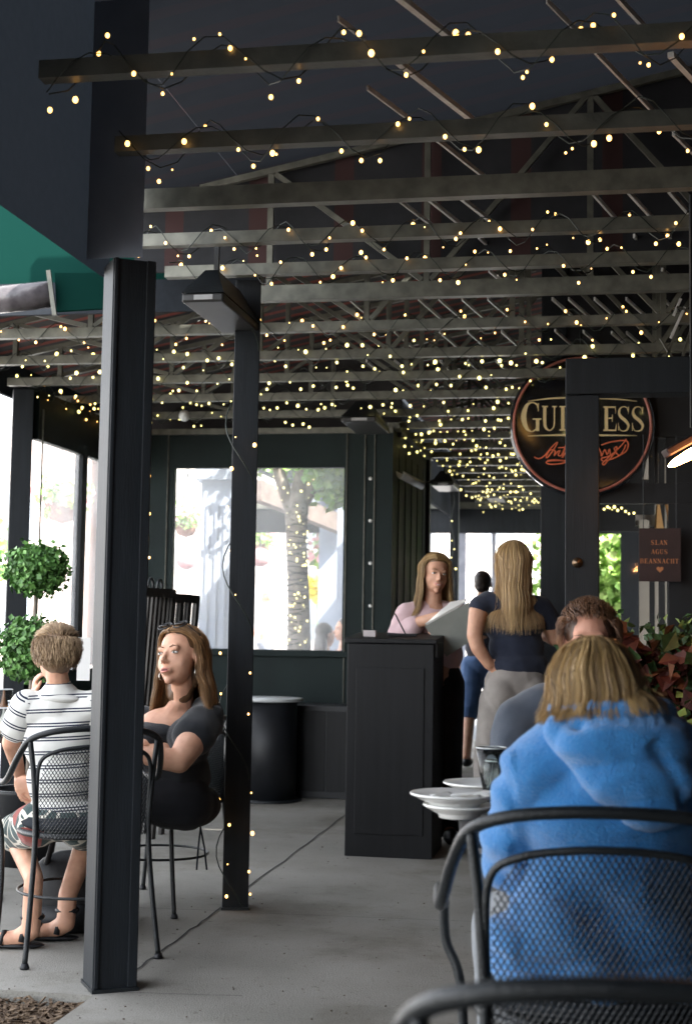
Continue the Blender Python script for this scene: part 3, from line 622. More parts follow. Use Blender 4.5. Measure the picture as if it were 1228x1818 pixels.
# small farewell sign
ws = empty('farewell_sign', at(1171,985,8.9), BR); tag(ws, 'small dark brown board with orange lettering and a heart at the right', 'sign')
MB().box((-.127,0,-.165),(.127,.012,.165)).build('board', mat('sign_brown', (.030,.014,.012),(.045,.02,.018), rough=.6), ws, bev=.002)
orange = mat('sign_orange', (.50,.18,.07), (.58,.22,.09), rough=.6)
for word, cx, z in (('SLAN',-.005,.062),('AGUS',-.003,.005),('BEANNACHT',-.004,-.053)):
    tw = .026 if len(word) < 5 else .0265; x = cx - tw*len(word)/2
    for ch in word:
        q = MB(); letter(q, ch, x+.002, z, tw-.004, .028, -.001, .001); q.build('letter', orange, ws); x += tw
q = MB(); hp = []
for i in range(28):
    t = 2*math.pi*i/28; hp.append((.021*math.sin(t)**3, -.090+.0013*(13*math.cos(t)-5*math.cos(2*t)-2*math.cos(3*t)-math.cos(4*t))))
q.prism(hp, -.003, -.001); q.build('heart', orange, ws)
tb = MB(); tb.tube([(-.1,.006,.165),(-.1,.006,.75)],.003,6); tb.tube([(.1,.006,.165),(.1,.006,.75)],.003,6); tb.build('cord', M['iron'], ws)
# ================================================================ CHAIRS
def smooth_path(pts, k=6): return [Vector(p) for p in catmull([tuple(p) for p in pts], k)]
def make_chair(label, group='black wrought iron patio chairs', mesh_n=34, seatmesh=True, sc=1.0):
    e = empty('patio_chair'); tag(e, label, 'chair', group)
    half = [(-.29,.24,.60),(-.30,.17,.645),(-.30,.05,.64),(-.295,-.06,.66),(-.275,-.15,.75),(-.245,-.205,.815),(-.18,-.245,.845),(-.09,-.262,.857)]
    full = half + [(0,-.268,.86)] + [(-x,y,z) for x,y,z in half[::-1]]
    MB().tube(smooth_path(full), .0125, 10).build('top_rail', M['iron'], e, True)
    for s_ in (-1, 1):
        MB().tube(smooth_path([(s_*.243,-.207,.812),(s_*.225,-.215,.66),(s_*.215,-.215,.47),(s_*.228,-.235,.25),(s_*.25,-.27,.012)]), .0105, 8).build('leg', M['iron'], e, True)
        MB().tube(smooth_path([(s_*.29,.24,.60),(s_*.285,.25,.52),(s_*.255,.235,.44),(s_*.245,.235,.25),(s_*.252,.26,.012)]), .0105, 8).build('leg', M['iron'], e, True)
        for yy_ in (-.27,.26): MB().lathe([(0,0),(.016,0),(.018,.006),(.013,.02),(.0,.022)], (s_*.25,yy_,0), 10).build('foot_glide', M['black'], e, True)
    hoop = [(-.205,-.208,.46),(-.215,-.215,.62),(-.208,-.228,.735),(-.155,-.25,.775),(-.07,-.262,.79),(0,-.266,.793)]
    hoop = hoop + [(-x,y,z) for x,y,z in hoop[:-1][::-1]]
    hp_ = smooth_path(hoop); MB().tube(hp_, .008, 8).build('back_hoop', M['iron'], e, True)
    # expanded metal back: diagonal wires on the curved back
    def S3(x, z):
        x = max(-.215, min(.215, x)); return Vector((x, -.266 + .054*(abs(x)/.215)**2 + .012*(1-min(1,(z-.46)/.33))*0 + .03*max(0, (.62-z)/.16)*0, z))
    def top(x): return .793 - .02*(abs(x)/.155)**2 if abs(x) < .155 else .773 - .09*((abs(x)-.155)/.05)**1.5
    q = MB(); step = .40/mesh_n; zz0, asp = .455, .62
    for sgn in (1, -1):
        k_ = -mesh_n*2
        while k_ < mesh_n*3:
            pts = []
            for i in range(0, 61):
                z = zz0 + i*(.345/60); x = -.2 + k_*step + sgn*(z-zz0)*asp
                if abs(x) <= .206 and z < top(x): pts.append(S3(x, z))
                elif pts: break
            if len(pts) > 1:
                pts = pts[::6] + ([pts[-1]] if (len(pts)-1) % 6 else [])
                if len(pts) > 1: q.tube(pts, .0017, 3, cap=False)
            k_ += 1
    q.build('back_mesh', M['iron'], e)
    # seat
    ring = [(.225*math.cos(t)*1.0, .225*math.sin(t)*1.03+.0, .455) for t in [i*math.pi/20 for i in range(40)]]
    MB().tube(ring, .011, 8, closed=True).build('seat_ring', M['iron'], e, True)
    MB().lathe([(0,.437),(.12,.440),(.215,.452),(.22,.462),(.12,.449),(0,.446)], (0,0,0), 32).build('seat', M['iron'], e, True)
    MB().tube([(x,y*1.0,.23) for x,y,z in ring], .006, 6, closed=True).build('stretcher', M['iron'], e, True)
    MB().lathe([(0,.463),(.19,.464),(.215,.474),(.222,.490),(.20,.506),(.10,.512),(0,.513)], (0,.01,0), 32).build('cushion', M['canvas'], e, True)
    return e
def place(e, x, y, rz, sc=1.0):
    e.location = (x, y, 0); e.rotation_euler.z = rz; e.scale = (sc,)*3
    return e
ch0 = make_chair('wrought iron chair holding the person in the blue hooded sweatshirt', mesh_n=32)
place(ch0, .505, 2.93, R(-4), 1.02)
def ch(label, x, y, rz, sc=1.0):
    c = copy_tree(ch0); c['label'] = label; return place(c, x, y, rz, sc)
ch('blurred wrought iron chair in the bottom right corner', .345, 1.68, R(-6), 1.0)
ch('wrought iron chair of the boy in the striped shirt', -.985, 5.50, R(24), .97)
ch('wrought iron chair under the woman with sunglasses on her head', -.80, 6.42, R(62), .95)
ch('wrought iron chair under the seated man facing the camera', .74, 4.35, R(176), 1)
tie = MB()
for o_ in ((0,0),(.012,.0)):
    a = at(352+o_[0]*200, 1440, 6.1); tie.tube([a, at(356,1470,6.1), at(352 + o_[0]*900,1505,6.12), at(349+o_[0]*1500,1545,6.1)], .004, 5)
tag(tie.build('cushion_tie', M['canvas']), 'dark cushion strings dangling under the chair of the seated woman', 'cord')
# ================================================================ TABLES AND TABLEWARE
def round_table(name, c, r, z, label, topm, skirt=None):
    e = empty(name, (c[0], c[1], 0)); tag(e, label, 'table')
    MB().lathe([(0,z-.025),(r-.01,z-.025),(r,z-.018),(r,z-.004),(r-.006,z),(0,z)], n=48).build('tabletop', topm, e, True)
    MB().lathe([(.03,.03),(.03,z-.03)], n=16).build('pedestal', M['iron'], e, True)
    MB().lathe([(0,0),(.24,0),(.24,.012),(.05,.035),(.0,.035)], n=28).build('base', M['iron'], e, True)
    return e
tblm = mat('table_top', (.02,.022,.025), (.03,.032,.036), rough=.3, scale=12)
rt = at(478,1243,10.3); rt_e = round_table('round_table', (rt.x, rt.y), .24, .72, 'small round table with a pale top behind the second post', mat('pale_top', (.42,.44,.45), (.5,.52,.52), rough=.3))
MB().lathe([(.20,.002),(.20,.693)], n=36).build('drum_base', M['black'], rt_e, True)
round_table('round_table', (-1.72, 6.4), .46, .735, 'round table at the left edge where the boy sits', mat('left_top', (.10,.09,.085), rough=.15))
e = empty('square_table', (.70, 3.72, 0), R(-4)); tag(e, 'black square table with plates and glasses in front of the blue sweatshirt', 'table')
MB().box((-.40,-.42,.71),(.42,.42,.738)).build('tabletop', tblm, e, bev=.005)
MB().box((-.04,-.04,.02),(.04,.04,.709)).build('pedestal', M['iron'], e)
MB().box((-.28,-.28,0),(.28,.28,.02)).build('base', M['iron'], e, bev=.004)
def plate(p, r, label):
    prof = [(0,.004),(r*.5,.004),(r*.52,0),(r*.56,.0),(r*.58,.008),(r*.75,.016),(r*.97,.028),(r,.030),(r*.985,.034),(r*.7,.018),(r*.55,.011),(0,.010)]
    o = MB().lathe(prof, n=56).build('plate', M['white'], None, True, loc=p); return tag(o, label, 'plate', 'white plates on the black table')
p1 = at(806,1445,3.66); p1.z = .766; plate(p1, .112, 'near white plate with cutlery overhanging the table edge')
q_ = at(815,1470,3.66); q_.z = .7385; plate(q_, .092, 'small white saucer under the near plate')
p2_ = at(858,1410,4.02); p2_.z = .757; plate(p2_, .112, 'far white plate behind the tall glass')
q_ = Vector((p2_.x, p2_.y, .7385)); plate(q_, .08, 'small saucer under the far plate')
kn = MB(); a = Vector((p1.x-.01, p1.y-.02, p1.z+.030)); kn.bar(a, a+Vector((.11,-.015,.012)), .016, .006); tag(kn.build('knife', M['bright_steel'], bev=.001), 'bright knife lying across the near plate', 'knife')
np_ = MB(); pts = []
for i in range(9):
    for j in range(7):
        pts.append((p1.x-.06+i*.016, p1.y-.04+j*.016, p1.z+.018+.012*noise.noise(Vector((i*.5,j*.5,3)))+.006))
np_.add(pts, [(i*7+j,(i+1)*7+j,(i+1)*7+j+1,i*7+j+1) for i in range(8) for j in range(6)]); o = np_.build('napkin', M['white'], None, True); o.modifiers.new('t','SOLIDIFY').thickness = .002
tag(o, 'crumpled paper napkin on the near white plate', 'napkin')
def tumbler(p, r, h, label, drink=None, foot=False):
    e = empty('drinking_glass', p); tag(e, label, 'glass', 'glasses on the tables')
    if foot: prof = [(0,0),(r*.75,0),(r*.72,.006),(r*.2,.014),(r*.18,.03),(r*.5,.05),(r*.72,h*.55),(r,h),(r-.003,h),(r*.68,h*.55),(r*.45,.056),(0,.045)]
    else: prof = [(0,0),(r*.78,0),(r,h),(r-.003,h),(r*.76-.003,.014),(0,.012)]
    MB().lathe(prof, n=36).build('glass_body', M['tumbler'], e, True)
    if drink: MB().lathe([(0,.014),(r*.74,.014),(r*.86,h*.55),(0,h*.55)], n=28).build('drink', drink, e, True)
    MB().tube([(r*.99*math.cos(t*math.pi/18), r*.99*math.sin(t*math.pi/18), h) for t in range(36)], .0018, 5, closed=True).build('rim', mat('glass_rim', (.6,.62,.62), rough=.1), e, True)
    return e
g1 = at(871,1425,3.78); g1.z = .7385; tumbler(g1, .040, .165, 'tall empty glass standing beside the far plate', foot=True)
g2 = at(882,1400,3.92); g2.z = .7385; tumbler(g2, .036, .12, 'shorter glass half hidden by the blue sweatshirt')
sb = empty('sideboard', W(-2.35, 10.25), BR); tag(sb, 'low black cabinet under the vinyl window behind the small table', 'cabinet')
MB().box((0,0,0),(.66,.38,.66)).build('cabinet', M['black'], sb, bev=.006); MB().box((.012,-.006,.05),(.325,-.0005,.62)).build('door', M['stand'], sb, bev=.002); MB().box((.335,-.006,.05),(.648,-.0005,.62)).build('door', M['stand'], sb, bev=.002)
tea = mat('iced_tea', (.35,.13,.05), (.5,.25,.12), rough=.1); milk = mat('milk', (.6,.56,.5), rough=.3)
g3 = at(5,1290,6.25); g3.z = .7355; tumbler(g3, .038, .19, 'tall glass of brown drink on the left table', tea)
g4 = at(28,1296,6.1); g4.z = .7355; tumbler(g4, .036, .15, 'clear glass of water behind the boy on the left table')
g5 = at(6,1318,6.08); g5.z = .7355; tumbler(g5, .03, .12, 'glass of milk in front of the brown drink', milk)
mn = MB(); mn.box((-.03,0,0),(.03,.006,.2)); mn.box((-.03,.03,0),(.03,.036,.2)); o = mn.build('table_menu', M['white'], None, loc=Vector((at(136,1240,6.6).x, 6.75, .95)), rz=R(10)); tag(o, 'white folded menu card standing behind the boy', 'menu')
bgm = MB(); bx_ = at(112,1600,5.75).x
bgm.ell((bx_,5.85,.15),(.17,.10,.16), n=20, m=14); bgm.ell((bx_+.02,5.83,.06),(.18,.12,.07), n=20, m=10); bgm.tube([(bx_-.08,5.8,.26),(bx_-.05,5.78,.36),(bx_+.05,5.78,.36),(bx_+.08,5.8,.26)], .012, 8)
tag(bgm.build('dark_stand_in', mat('stand_in_black', (.008,.009,.011),(.014,.015,.018), rough=.6, bump=.5, bscale=14), None, True), 'soft dark shape added on the floor to darken the legs of the boy', 'dark_stand_in')  # stand-in for an unclear dark cluster, added to darken the legs
# ================================================================ HOST STAND
hs_p = gp(611,1520); he = empty('host_stand', hs_p, BR); tag(he, 'tall black wooden host stand in the walkway', 'host stand')
hw, hd, hh = .47, .46, 1.165
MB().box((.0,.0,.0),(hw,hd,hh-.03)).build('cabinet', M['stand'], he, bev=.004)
q = MB(); q.add([(-.015,-.015,hh-.028),(hw+.015,-.015,hh-.028),(hw+.015,hd+.015,hh-.028),(-.015,hd+.015,hh-.028),(-.015,-.015,hh-.004),(hw+.015,-.015,hh-.004),(hw+.015,hd+.015,hh+.03),(-.015,hd+.015,hh+.03)],[(0,3,2,1),(4,5,6,7),(0,1,5,4),(1,2,6,5),(2,3,7,6),(3,0,4,7)]); q.build('sloped_top', M['stand'], he, bev=.003)
MB().box((.05,-.006,.12),(hw-.05,-.0005,hh-.16)).build('front_panel', M['stand'], he, bev=.002)
MB().box((hw-.03,.03,hh-.10),(hw+.018,.3,hh-.02)).build('side_box', M['black'], he, bev=.004)
o = MB().box((0,0,0),(.068,.05,.034)).build('card_box', mat('card', (.42,.38,.38), rough=.7), None, loc=hs_p+Vector((.085,.12,hh+.006)), rz=BR); tag(o, 'small pale card box on the host stand', 'box')
o = MB().box((0,0,0),(.16,.12,.012)).build('reservation_book', M['black'], None, loc=hs_p+Vector((.22,.13,hh+.012)), rz=BR+.1, bev=.002); tag(o, 'black booking book lying on the host stand', 'book')
o = MB().tube([(0,0,0),(-.06,.02,.115)], .004, 6).build('pen', M['black'], None, loc=hs_p+Vector((.32,.15,hh+.02))); tag(o, 'black pen sticking up from the host stand', 'pen')
# ================================================================ STACK OF FOLDED HIGH CHAIRS
def folded(x, y, d, label):
    b0 = at(x, y, d); H = b0.z
    e = empty('folded_high_chair', (b0.x, b0.y, 0), R(64)); tag(e, label, 'high chair', 'dark folded wooden high chairs leaning together')
    wdm = M['hc']; wd = .42
    for s_ in (-1, 1):
        MB().bar((s_*wd/2,.10,0),(s_*wd/2,0,H-.05), .035,.022).build('upright', wdm, e)
        if s_ < 0: MB().tube([(s_*wd/2+.028*math.cos(t), -.0, H-.02+.055*math.sin(t)) for t in [i*math.pi/8 for i in range(9)]], .008, 6).build('loop_handle', M['iron'], e, True)
    MB().bar((-wd/2,0,H-.07),(wd/2,0,H-.07), .03,.05).build('top_rail', wdm, e)
    MB().bar((-wd/2,.08,.25),(wd/2,.08,.25), .03,.04).build('bottom_rail', wdm, e)
    for i in range(9):
        x_ = -wd/2 + .04 + i*(wd-.08)/8; MB().bar((x_,.08,.27),(x_,.0,H-.09), .012,.012).build('slat', wdm, e)
    return e
M['hc'] = mat('dark_walnut', (.016,.014,.013), (.03,.026,.023), rough=.4, scale=6, stretch=(8,8,.6))
folded(288,1040,8.3,'nearest of the folded high chairs with a loop handle'); folded(303,1040,8.5,'middle folded high chair in the leaning stack'); folded(318,1042,8.7,'rear folded high chair closest to the window')
folded(272,1030,8.1,'leftmost slatted folded high chair in the stack')
# ================================================================ PLANTS
def leaf_cloud(name, blobs, n, sz, mats, parent=None, shell=.75, shape=1.0, loc=None):
    """leaves as small folded quads scattered through blob volumes"""
    base = Vector(loc) if loc is not None else Vector((0,0,0))
    out = []
    per = [MB() for _ in mats]
    for i in range(n):
        c, r = blobs[int(rnd.random()*len(blobs))]; r = Vector(r) if not isinstance(r, (int,float)) else Vector((r,r,r))
        d = Vector((rnd.gauss(0,1),rnd.gauss(0,1),rnd.gauss(0,1))).normalized(); k_ = shell + (1-shell)*rnd.random()
        if rnd.random() < .06: k_ *= 1.12
        lump = 1 + .10*noise.noise(Vector(c)*3 + d*2.6)
        p = Vector(c) + Vector((d.x*r.x, d.y*r.y, d.z*r.z))*k_*lump - base
        a = (d*.7 + Vector((rnd.gauss(0,.6),rnd.gauss(0,.6),rnd.gauss(0,.6)))).normalized(); b = a.orthogonal().normalized(); b = Matrix.Rotation(rnd.random()*6.28,3,a) @ b
        l = sz*rnd.uniform(.6,1.25); wv = l*.32*shape; cdir = a.cross(b)
        m_ = p + b*l*.5 ; fold = a*l*.12
        q = per[int(rnd.random()*len(mats))]
        q.add([p, p+b*l*.5+cdir*wv+fold, p+b*l, p+b*l*.5-cdir*wv+fold], [(0,1,2),(0,2,3)])
    for q, m_ in zip(per, mats):
        if q.v: out.append(q.build(name, m_, parent))
    return out
lf2 = mat('topiary_leaf_light', (.09,.22,.05), (.15,.30,.08), rough=.45, scale=30)
tp = empty('topiary', (at(60,1100,7.4).x, 7.4, 0)); tag(tp, 'topiary with two clipped leafy balls on one stem at the left', 'plant')
tb_ = tp.location; B1 = at(64,1008,7.4)-tb_; B2 = at(52,1150,7.4)-tb_
for c_, r_ in ((B1,.165),(B2,.195)):
    leaf_cloud('leaf_ball', [(c_,(r_,r_*.95,r_*.84)),(c_+Vector((r_*.12,-.01,-r_*.1)),(r_*.93,r_*.9,r_*.82))], 2600, .036, [M['leaf'], lf2, M['leaf']], tp, shell=.45, shape=1.2)
MB().tube([(0,0,.35),(0.0,0,B2.z),(.01,0,B1.z)], [.016,.013,.009], 8).build('stem', M['bark'], tp, True)
MB().lathe([(0,0),(.13,0),(.19,.36),(.20,.38),(.17,.38),(.16,.34),(0,.34)], n=28).build('pot', M['black'], tp, True)
# planter of red and green foliage at right
pl = empty('planter', (1.15, 5.9, 0), BR); tag(pl, 'dark planter box full of russet and green leaves at the right', 'planter')
MB().box((-.30,-.28,0),(.42,.28,.72)).build('box', M['black'], pl, bev=.01)
rus = mat('russet_leaf', (.11,.04,.02), (.20,.08,.04), rough=.55, scale=20); rus2 = mat('wine_leaf', (.06,.014,.012),(.12,.03,.022), rough=.5, scale=20)
dkg = mat('dark_leaf', (.02,.05,.018),(.05,.10,.03), rough=.5, scale=20); lim = mat('lime_leaf', (.16,.24,.06),(.24,.32,.1), rough=.5)
leaf_cloud('red_foliage', [((.0,-.12,.80),(.34,.28,.26)),((.12,-.2,.60),(.36,.22,.4)),((-.06,-.1,1.02),(.24,.2,.19)),((.24,-.12,1.03),(.26,.2,.18))], 2600, .085, [rus, rus2, rus2, dkg], pl, shell=.3, shape=1.25)
leaf_cloud('green_foliage', [((-.10,.0,1.20),(.16,.14,.13)),((.22,-.12,1.16),(.24,.16,.12)),((.22,-.3,.7),(.22,.1,.35))], 700, .042, [dkg, dkg, lim], pl, shell=.3, shape=1.2)
leaf_cloud('ivy_foliage', [((.2,-.36,.72),(.25,.05,.3))], 60, .055, [lim], pl, shell=.3, shape=1.3)
st_ = MB()
for i in range(14):
    x_ = rnd.uniform(-.2,.32); st_.tube([(x_*.6,rnd.uniform(-.1,.1),.68),(x_,rnd.uniform(-.2,.0),rnd.uniform(.95,1.2))], [.006,.003], 5)
st_.build('stems', rus2, pl)
# ================================================================ OUTDOORS
oc = (.30,.33,.40)
colm = mat('blue_grey_column', (.26,.30,.37), (.31,.35,.42), rough=.6, scale=3)
c_ = at(392,1000,12.6); e = empty('porch_column', (c_.x, c_.y, -.13)); tag(e, 'blue grey fluted column outside the vinyl window', 'column')
MB().box((-.17,-.15,0),(.17,.15,2.62)).build('shaft', colm, e); q = MB()
for i in range(4): q.box((-.12+i*.075,-.165,.1),(-.095+i*.075,-.1505,2.4))
q.build('flute', colm, e); MB().box((-.22,-.2,2.621),(.22,.2,2.80)).build('capital', colm, e)
c_ = at(585,1000,12.9+7); e = empty('porch_column', (at(583,1000,18).x, 18, -.13)); tag(e, 'slim pale column outside behind the tree trunk', 'column')
MB().box((-.12,-.12,0),(.12,.12,3.4)).build('shaft', colm, e)
c_ = at(614,1000,16); e = empty('porch_column', (at(617,1000,16).x, 16, -.13)); tag(e, 'pale column at the right edge of the vinyl window', 'column')
MB().box((-.12,-.12,0),(.12,.12,2.9)).build('shaft', colm, e); MB().box((-.16,-.16,2.9),(.16,.16,3.0)).build('capital', colm, e)
# awning edge outside, seen as a slanting beam
aw = empty('outdoor_awning', at(455,870,15)); tag(aw, 'brownish slanting awning edge outside the vinyl window', 'awning')
A = Vector((0,0,0)); B = at(660,955,19)-aw.location; MB().bar(A, B, .12, .22).build('fascia', mat('awning_brown', (.13,.10,.09),(.2,.16,.14), rough=.8), aw)
MB().bar(A+Vector((0,.4,.45)), B+Vector((0,.4,.45)), .9, .06).build('cover', mat('awning_cloth', (.10,.12,.13),(.15,.17,.18), rough=.8), aw)
# tree with lights
tr = empty('tree', (at(518,1000,12.4).x, 12.4, -.13)); tag(tr, 'tree trunk wrapped in fairy lights outside the vinyl window', 'tree'); T0 = tr.location
tz = lambda x, y: at(x, y, 12.4) - T0
def wig(pts, r):
    out = []; k_ = catmull([tuple(p) + (a,) for p, a in zip(pts, r)], 6)
    return [Vector(q[:3]) for q in k_], [q[3] for q in k_]
pts, rr = wig([tz(531,1400)+Vector((0,0,-.1)), tz(531,1200), tz(530,1060), tz(526,960), tz(527,905), tz(533,860), tz(545,800), tz(560,700)], [.12,.105,.092,.088,.10,.07,.06,.045])
MB().tube(pts, rr, 16).build('trunk', M['bark'], tr, True)
pts, rr = wig([tz(524,925), tz(512,890), tz(500,855), tz(485,800), tz(470,730)], [.06,.06,.055,.05,.04]); MB().tube(pts, rr, 12).build('branch', M['bark'], tr, True)
pts, rr = wig([tz(532,905), tz(548,875), tz(556,840), tz(575,780), tz(600,700)], [.05,.055,.055,.05,.04]); MB().tube(pts, rr, 12).build('branch', M['bark'], tr, True)
fo = [(tz(585,862),(.22,.25,.16)),(tz(570,820),(.4,.4,.25)),(tz(612,885),(.14,.2,.10)),(tz(480,790),(.6,.5,.3)),(tz(640,800),(.5,.5,.3))]
leaf_cloud('crown', fo, 1300, .10, [M['soft_green'], mat('tree_leaf', (.16,.34,.08),(.28,.46,.16), rough=.5, scale=8)], tr, shell=.2, shape=1.3)
tl_ = []
for i in range(64):
    y = 845 + 305*rnd.random(); x = (527 if y > 910 else 530) + rnd.uniform(-19,19) if y > 900 else (500 + rnd.uniform(-16,16) if rnd.random() < .4 else 545+rnd.uniform(-18,18)); tl_.append(at(x, y, 12.24))
hx = [];
for i in range(150):
    t = i/149; y = 1150-250*t; hx.append(at(529-2*t,y,12.4) + Vector((math.cos(i*.8)*.10, -abs(math.sin(i*.8))*.10, .02*math.sin(i))))
loose_string('fairy lights wrapped round the tree trunk outside', hx, tl_, far=True, r=.004)
# hanging baskets
M['pale_leaf'] = mat('pale_leaf', (.28,.38,.2),(.4,.5,.3), rough=.7)
pink = mat('pink_flower', (.6,.3,.32),(.7,.42,.44), rough=.6); basket_n = 0
def basket(x, y, d, r, label):
    c_ = at(x, y, d); e = empty('hanging_basket', c_); tag(e, label, 'hanging basket', 'flower baskets hanging outdoors')
    leaf_cloud('foliage', [((0,0,.05),(r,r,r*.75)),((0,0,-.1*r),(r*.8,r*.8,r*.6))], 420, r*.3, [M['soft_green'], M['pale_leaf'], M['soft_green']], e, shell=.4, shape=1.2)
    leaf_cloud('blossom_mass', [((0,0,.08),(r*1.05,r*1.05,r*.7))], 90, r*.25, [pink], e, shell=.8, shape=2)
    MB().lathe([(0,-r*.9),(r*.45,-r*.75),(r*.65,-r*.2),(r*.6,-.18*r)], n=20).build('pot', mat('basket_brown', (.16,.09,.07), rough=.8), e, True)
    q = MB()
    for a in (0,2.1,4.2): q.tube([(r*.6*math.cos(a),r*.6*math.sin(a),-r*.1),(0,0,r*2.6)], .006, 4)
    q.tube([(0,0,r*2.6),(0,0,r*4.5)], .006, 4); q.build('chain', M['iron'], e); return e
basket(112,885,15,.30,'large flower basket hanging outside the left wall opening'); basket(330,925,17,.22,'leafy basket left of the fluted column outside'); basket(592,985,19,.36,'flower basket right of the wrapped tree trunk'); basket(462,960,24,.26,'faint basket between the post and the tree trunk')
for x, y, lb in ((331,995,'left red globe lantern outside the window'),(461,990,'right red globe lantern outside the window')):
    e = empty('globe_lantern', at(x,y,21)); tag(e, lb, 'lantern', 'red round lanterns outdoors')
    MB().ell((0,0,0),(.16,.16,.14), n=16, m=10).build('globe', mat('dusty_red', (.42,.22,.22),(.5,.28,.27), rough=.6), e, True); MB().tube([(0,0,.14),(0,0,1.4)], .01, 5).build('cord', M['iron'], e)
yb = empty('balloon_bunch', at(565,1045,22)); tag(yb, 'bright yellow rounded flower mass outside right of the trunk', 'plant')
leaf_cloud('blossom', [((0,0,0),(.22,.2,.2))], 500, .08, [mat('yellow_blossom', (.75,.62,.05),(.85,.75,.12), rough=.6)], yb, shell=.5, shape=1.6); MB().tube([(0,0,-.1),(0,0,-1.2)], .02, 6).build('stem', M['soft_green'], yb)
# far pale buildings, hedge and trees
pale = mat('pale_render', (.60,.56,.53),(.68,.64,.60), rough=.9, scale=2); paler = mat('pink_render', (.62,.50,.46),(.68,.57,.52), rough=.9)
gl2 = mat('far_window', (.25,.28,.32), rough=.2)
def far_building(x0, x1, y, h, m_, label, nw):
    e = empty('far_building', ((x0+x1)/2, y, -.14)); tag(e, label, 'building', 'pale sunlit buildings across the road'); hw_ = (x1-x0)/2
    MB().box((-hw_,0,0),(hw_,8,h)).build('wall', m_, e); MB().box((-hw_-.2,-.25,h),(hw_+.2,8.2,h+.35)).build('roof_edge', pale, e)
    for i in range(nw):
        for z in (1.0, 4.2):
            if z+1.8 < h: x = -hw_ + (i+.5)*2*hw_/nw; MB().box((x-.55,-.03,z),(x+.55,-.002,z+1.7)).build('window', gl2, e)
far_building(-60,-22,52,9,pale,'leftmost long pale building across the road',6); far_building(-21,-9,48,8,paler,'pinkish building seen through the left openings',3)
far_building(-8.5,0.5,50,9,pale,'pale building behind the tree trunk',3); far_building(1.0,6.2,46,9,pale,'pale building at the end of the corridor',2); far_building(6.4,30,55,8,paler,'pale pink building right of the corridor view',5)
def far_tree(x, y, h, r, label, ms, n=900):
    e = empty('tree', (x, y, -.14)); tag(e, label, 'tree', 'trees beyond the patio'); MB().tube([(0,0,0),(.1,0,h*.5),(0,.1,h*.8)], [.2,.15,.08], 10).build('trunk', M['bark'], e, True)
    leaf_cloud('crown', [((0,0,h*.75),(r,r,r*.8)),((r*.5,0,h*.6),(r*.7,r*.7,r*.6)),((-r*.5,.2,h*.62),(r*.7,r*.7,r*.6))], n, r*.16, ms, e, shell=.2, shape=1.2)
far_tree(7.6,33,4.5,1.3,'sunlit tree right of the blond standing woman, far away',[M['soft_green'],M['leaf']])
far_tree(-10.5,38,5,1.8,'faint tree seen through the left wall opening',[M['soft_green'],M['soft_green'],M['leaf']])
hg = empty('hedge', at(1092,1030,19)*1); tag(hg, 'bright sunlit green shrub seen through the shop front glass', 'shrub')
leaf_cloud('foliage', [((-.4,0,.2),(.8,.5,.75)),((.5,.1,.3),(.8,.5,.8)),((0,0,-.4),(1.2,.5,.6))], 3800, .15, [M['soft_green'], mat('lime_sun', (.42,.6,.16),(.55,.72,.28), rough=.6), M['soft_green']], hg, shell=.1, shape=1.4)
bq = MB().tube([(0,0,-1.2),(0,.1,.1)], .08, 8).build('trunk', M['bark'], hg)
# ================================================================ PEOPLE
def remesh(mb, name, voxel, m_, parent=None, it=6, disp=None, fac=.5):
    o = mb.build('tmp', None)
    r = o.modifiers.new('r', 'REMESH'); r.mode = 'VOXEL'; r.voxel_size = voxel; r.use_smooth_shade = True
    if it: sm = o.modifiers.new('s', 'SMOOTH'); sm.factor = fac; sm.iterations = it
    dg = bpy.context.evaluated_depsgraph_get(); me = bpy.data.meshes.new_from_object(o.evaluated_get(dg)); old = o.data
    bpy.data.objects.remove(o); bpy.data.meshes.remove(old)
    me.name = name; me.materials.clear(); me.materials.append(m_); me.shade_smooth()
    if disp:
        n = len(me.vertices); co = np.empty(n*3); no = np.empty(n*3); me.vertices.foreach_get('co', co); me.vertices.foreach_get('normal', no)
        co = co.reshape(-1,3); no = no.reshape(-1,3)
        d = np.array([disp(Vector(a), Vector(b)) for a, b in zip(co, no)])
        me.vertices.foreach_set('co', (co + no*d[:,None]).ravel()); me.update()
    o = bpy.data.objects.new(name, me); C.objects.link(o)
    if parent: o.parent = parent; o.matrix_parent_inverse = Matrix.Identity(4)
    return o
class Pose:
    """frame of a head: origin, right, forward, up"""
    def __init__(s, o, f, tilt=0, up=None, k=1.0):
        s.o = Vector(o); s.f = Vector(f).normalized(); u = Vector(up or (0,0,1)); s.r = s.f.cross(u).normalized(); s.u = s.r.cross(s.f).normalized(); s.k = k
        if tilt: q = Matrix.Rotation(R(tilt), 3, s.f); s.r = q @ s.r; s.u = q @ s.u
        s.m = Matrix((s.r, s.f, s.u)).transposed()
    def __call__(s, x, y, z): return s.o + s.m @ (Vector((x, y, z)) * s.k)
def head_blobs(mb, P, male=False, fat=1.0):
    k = P.k
    def E(c, r): mb.ell(P(*c), [q*k for q in r], P.m, 20, 14)
    E((0,-.016,.030),(.074,.094,.084)); E((0,.020,-.022),(.060*fat,.066,.082)); E((0,.032,-.064),(.043*fat,.044,.038))
    E((0,.062,-.094),(.018,.017,.016)); mb.cap(P(0,.088,.004), P(0,.106,-.028), .0055*k, .0095*k)
    E((-.0095,.093,-.033),(.0065,.008,.006)); E((.0095,.093,-.033),(.0065,.008,.006))
    mb.cap(P(-.034,.072,.022), P(.034,.072,.022), .012*k, .012*k)
    for s_ in (-1,1):
        E((s_*.031,.046,-.030),(.027*fat,.026,.034)); E((s_*.077,-.004,-.008),(.007,.018,.030))
    E((0,.080,-.062),(.026,.016,.016))
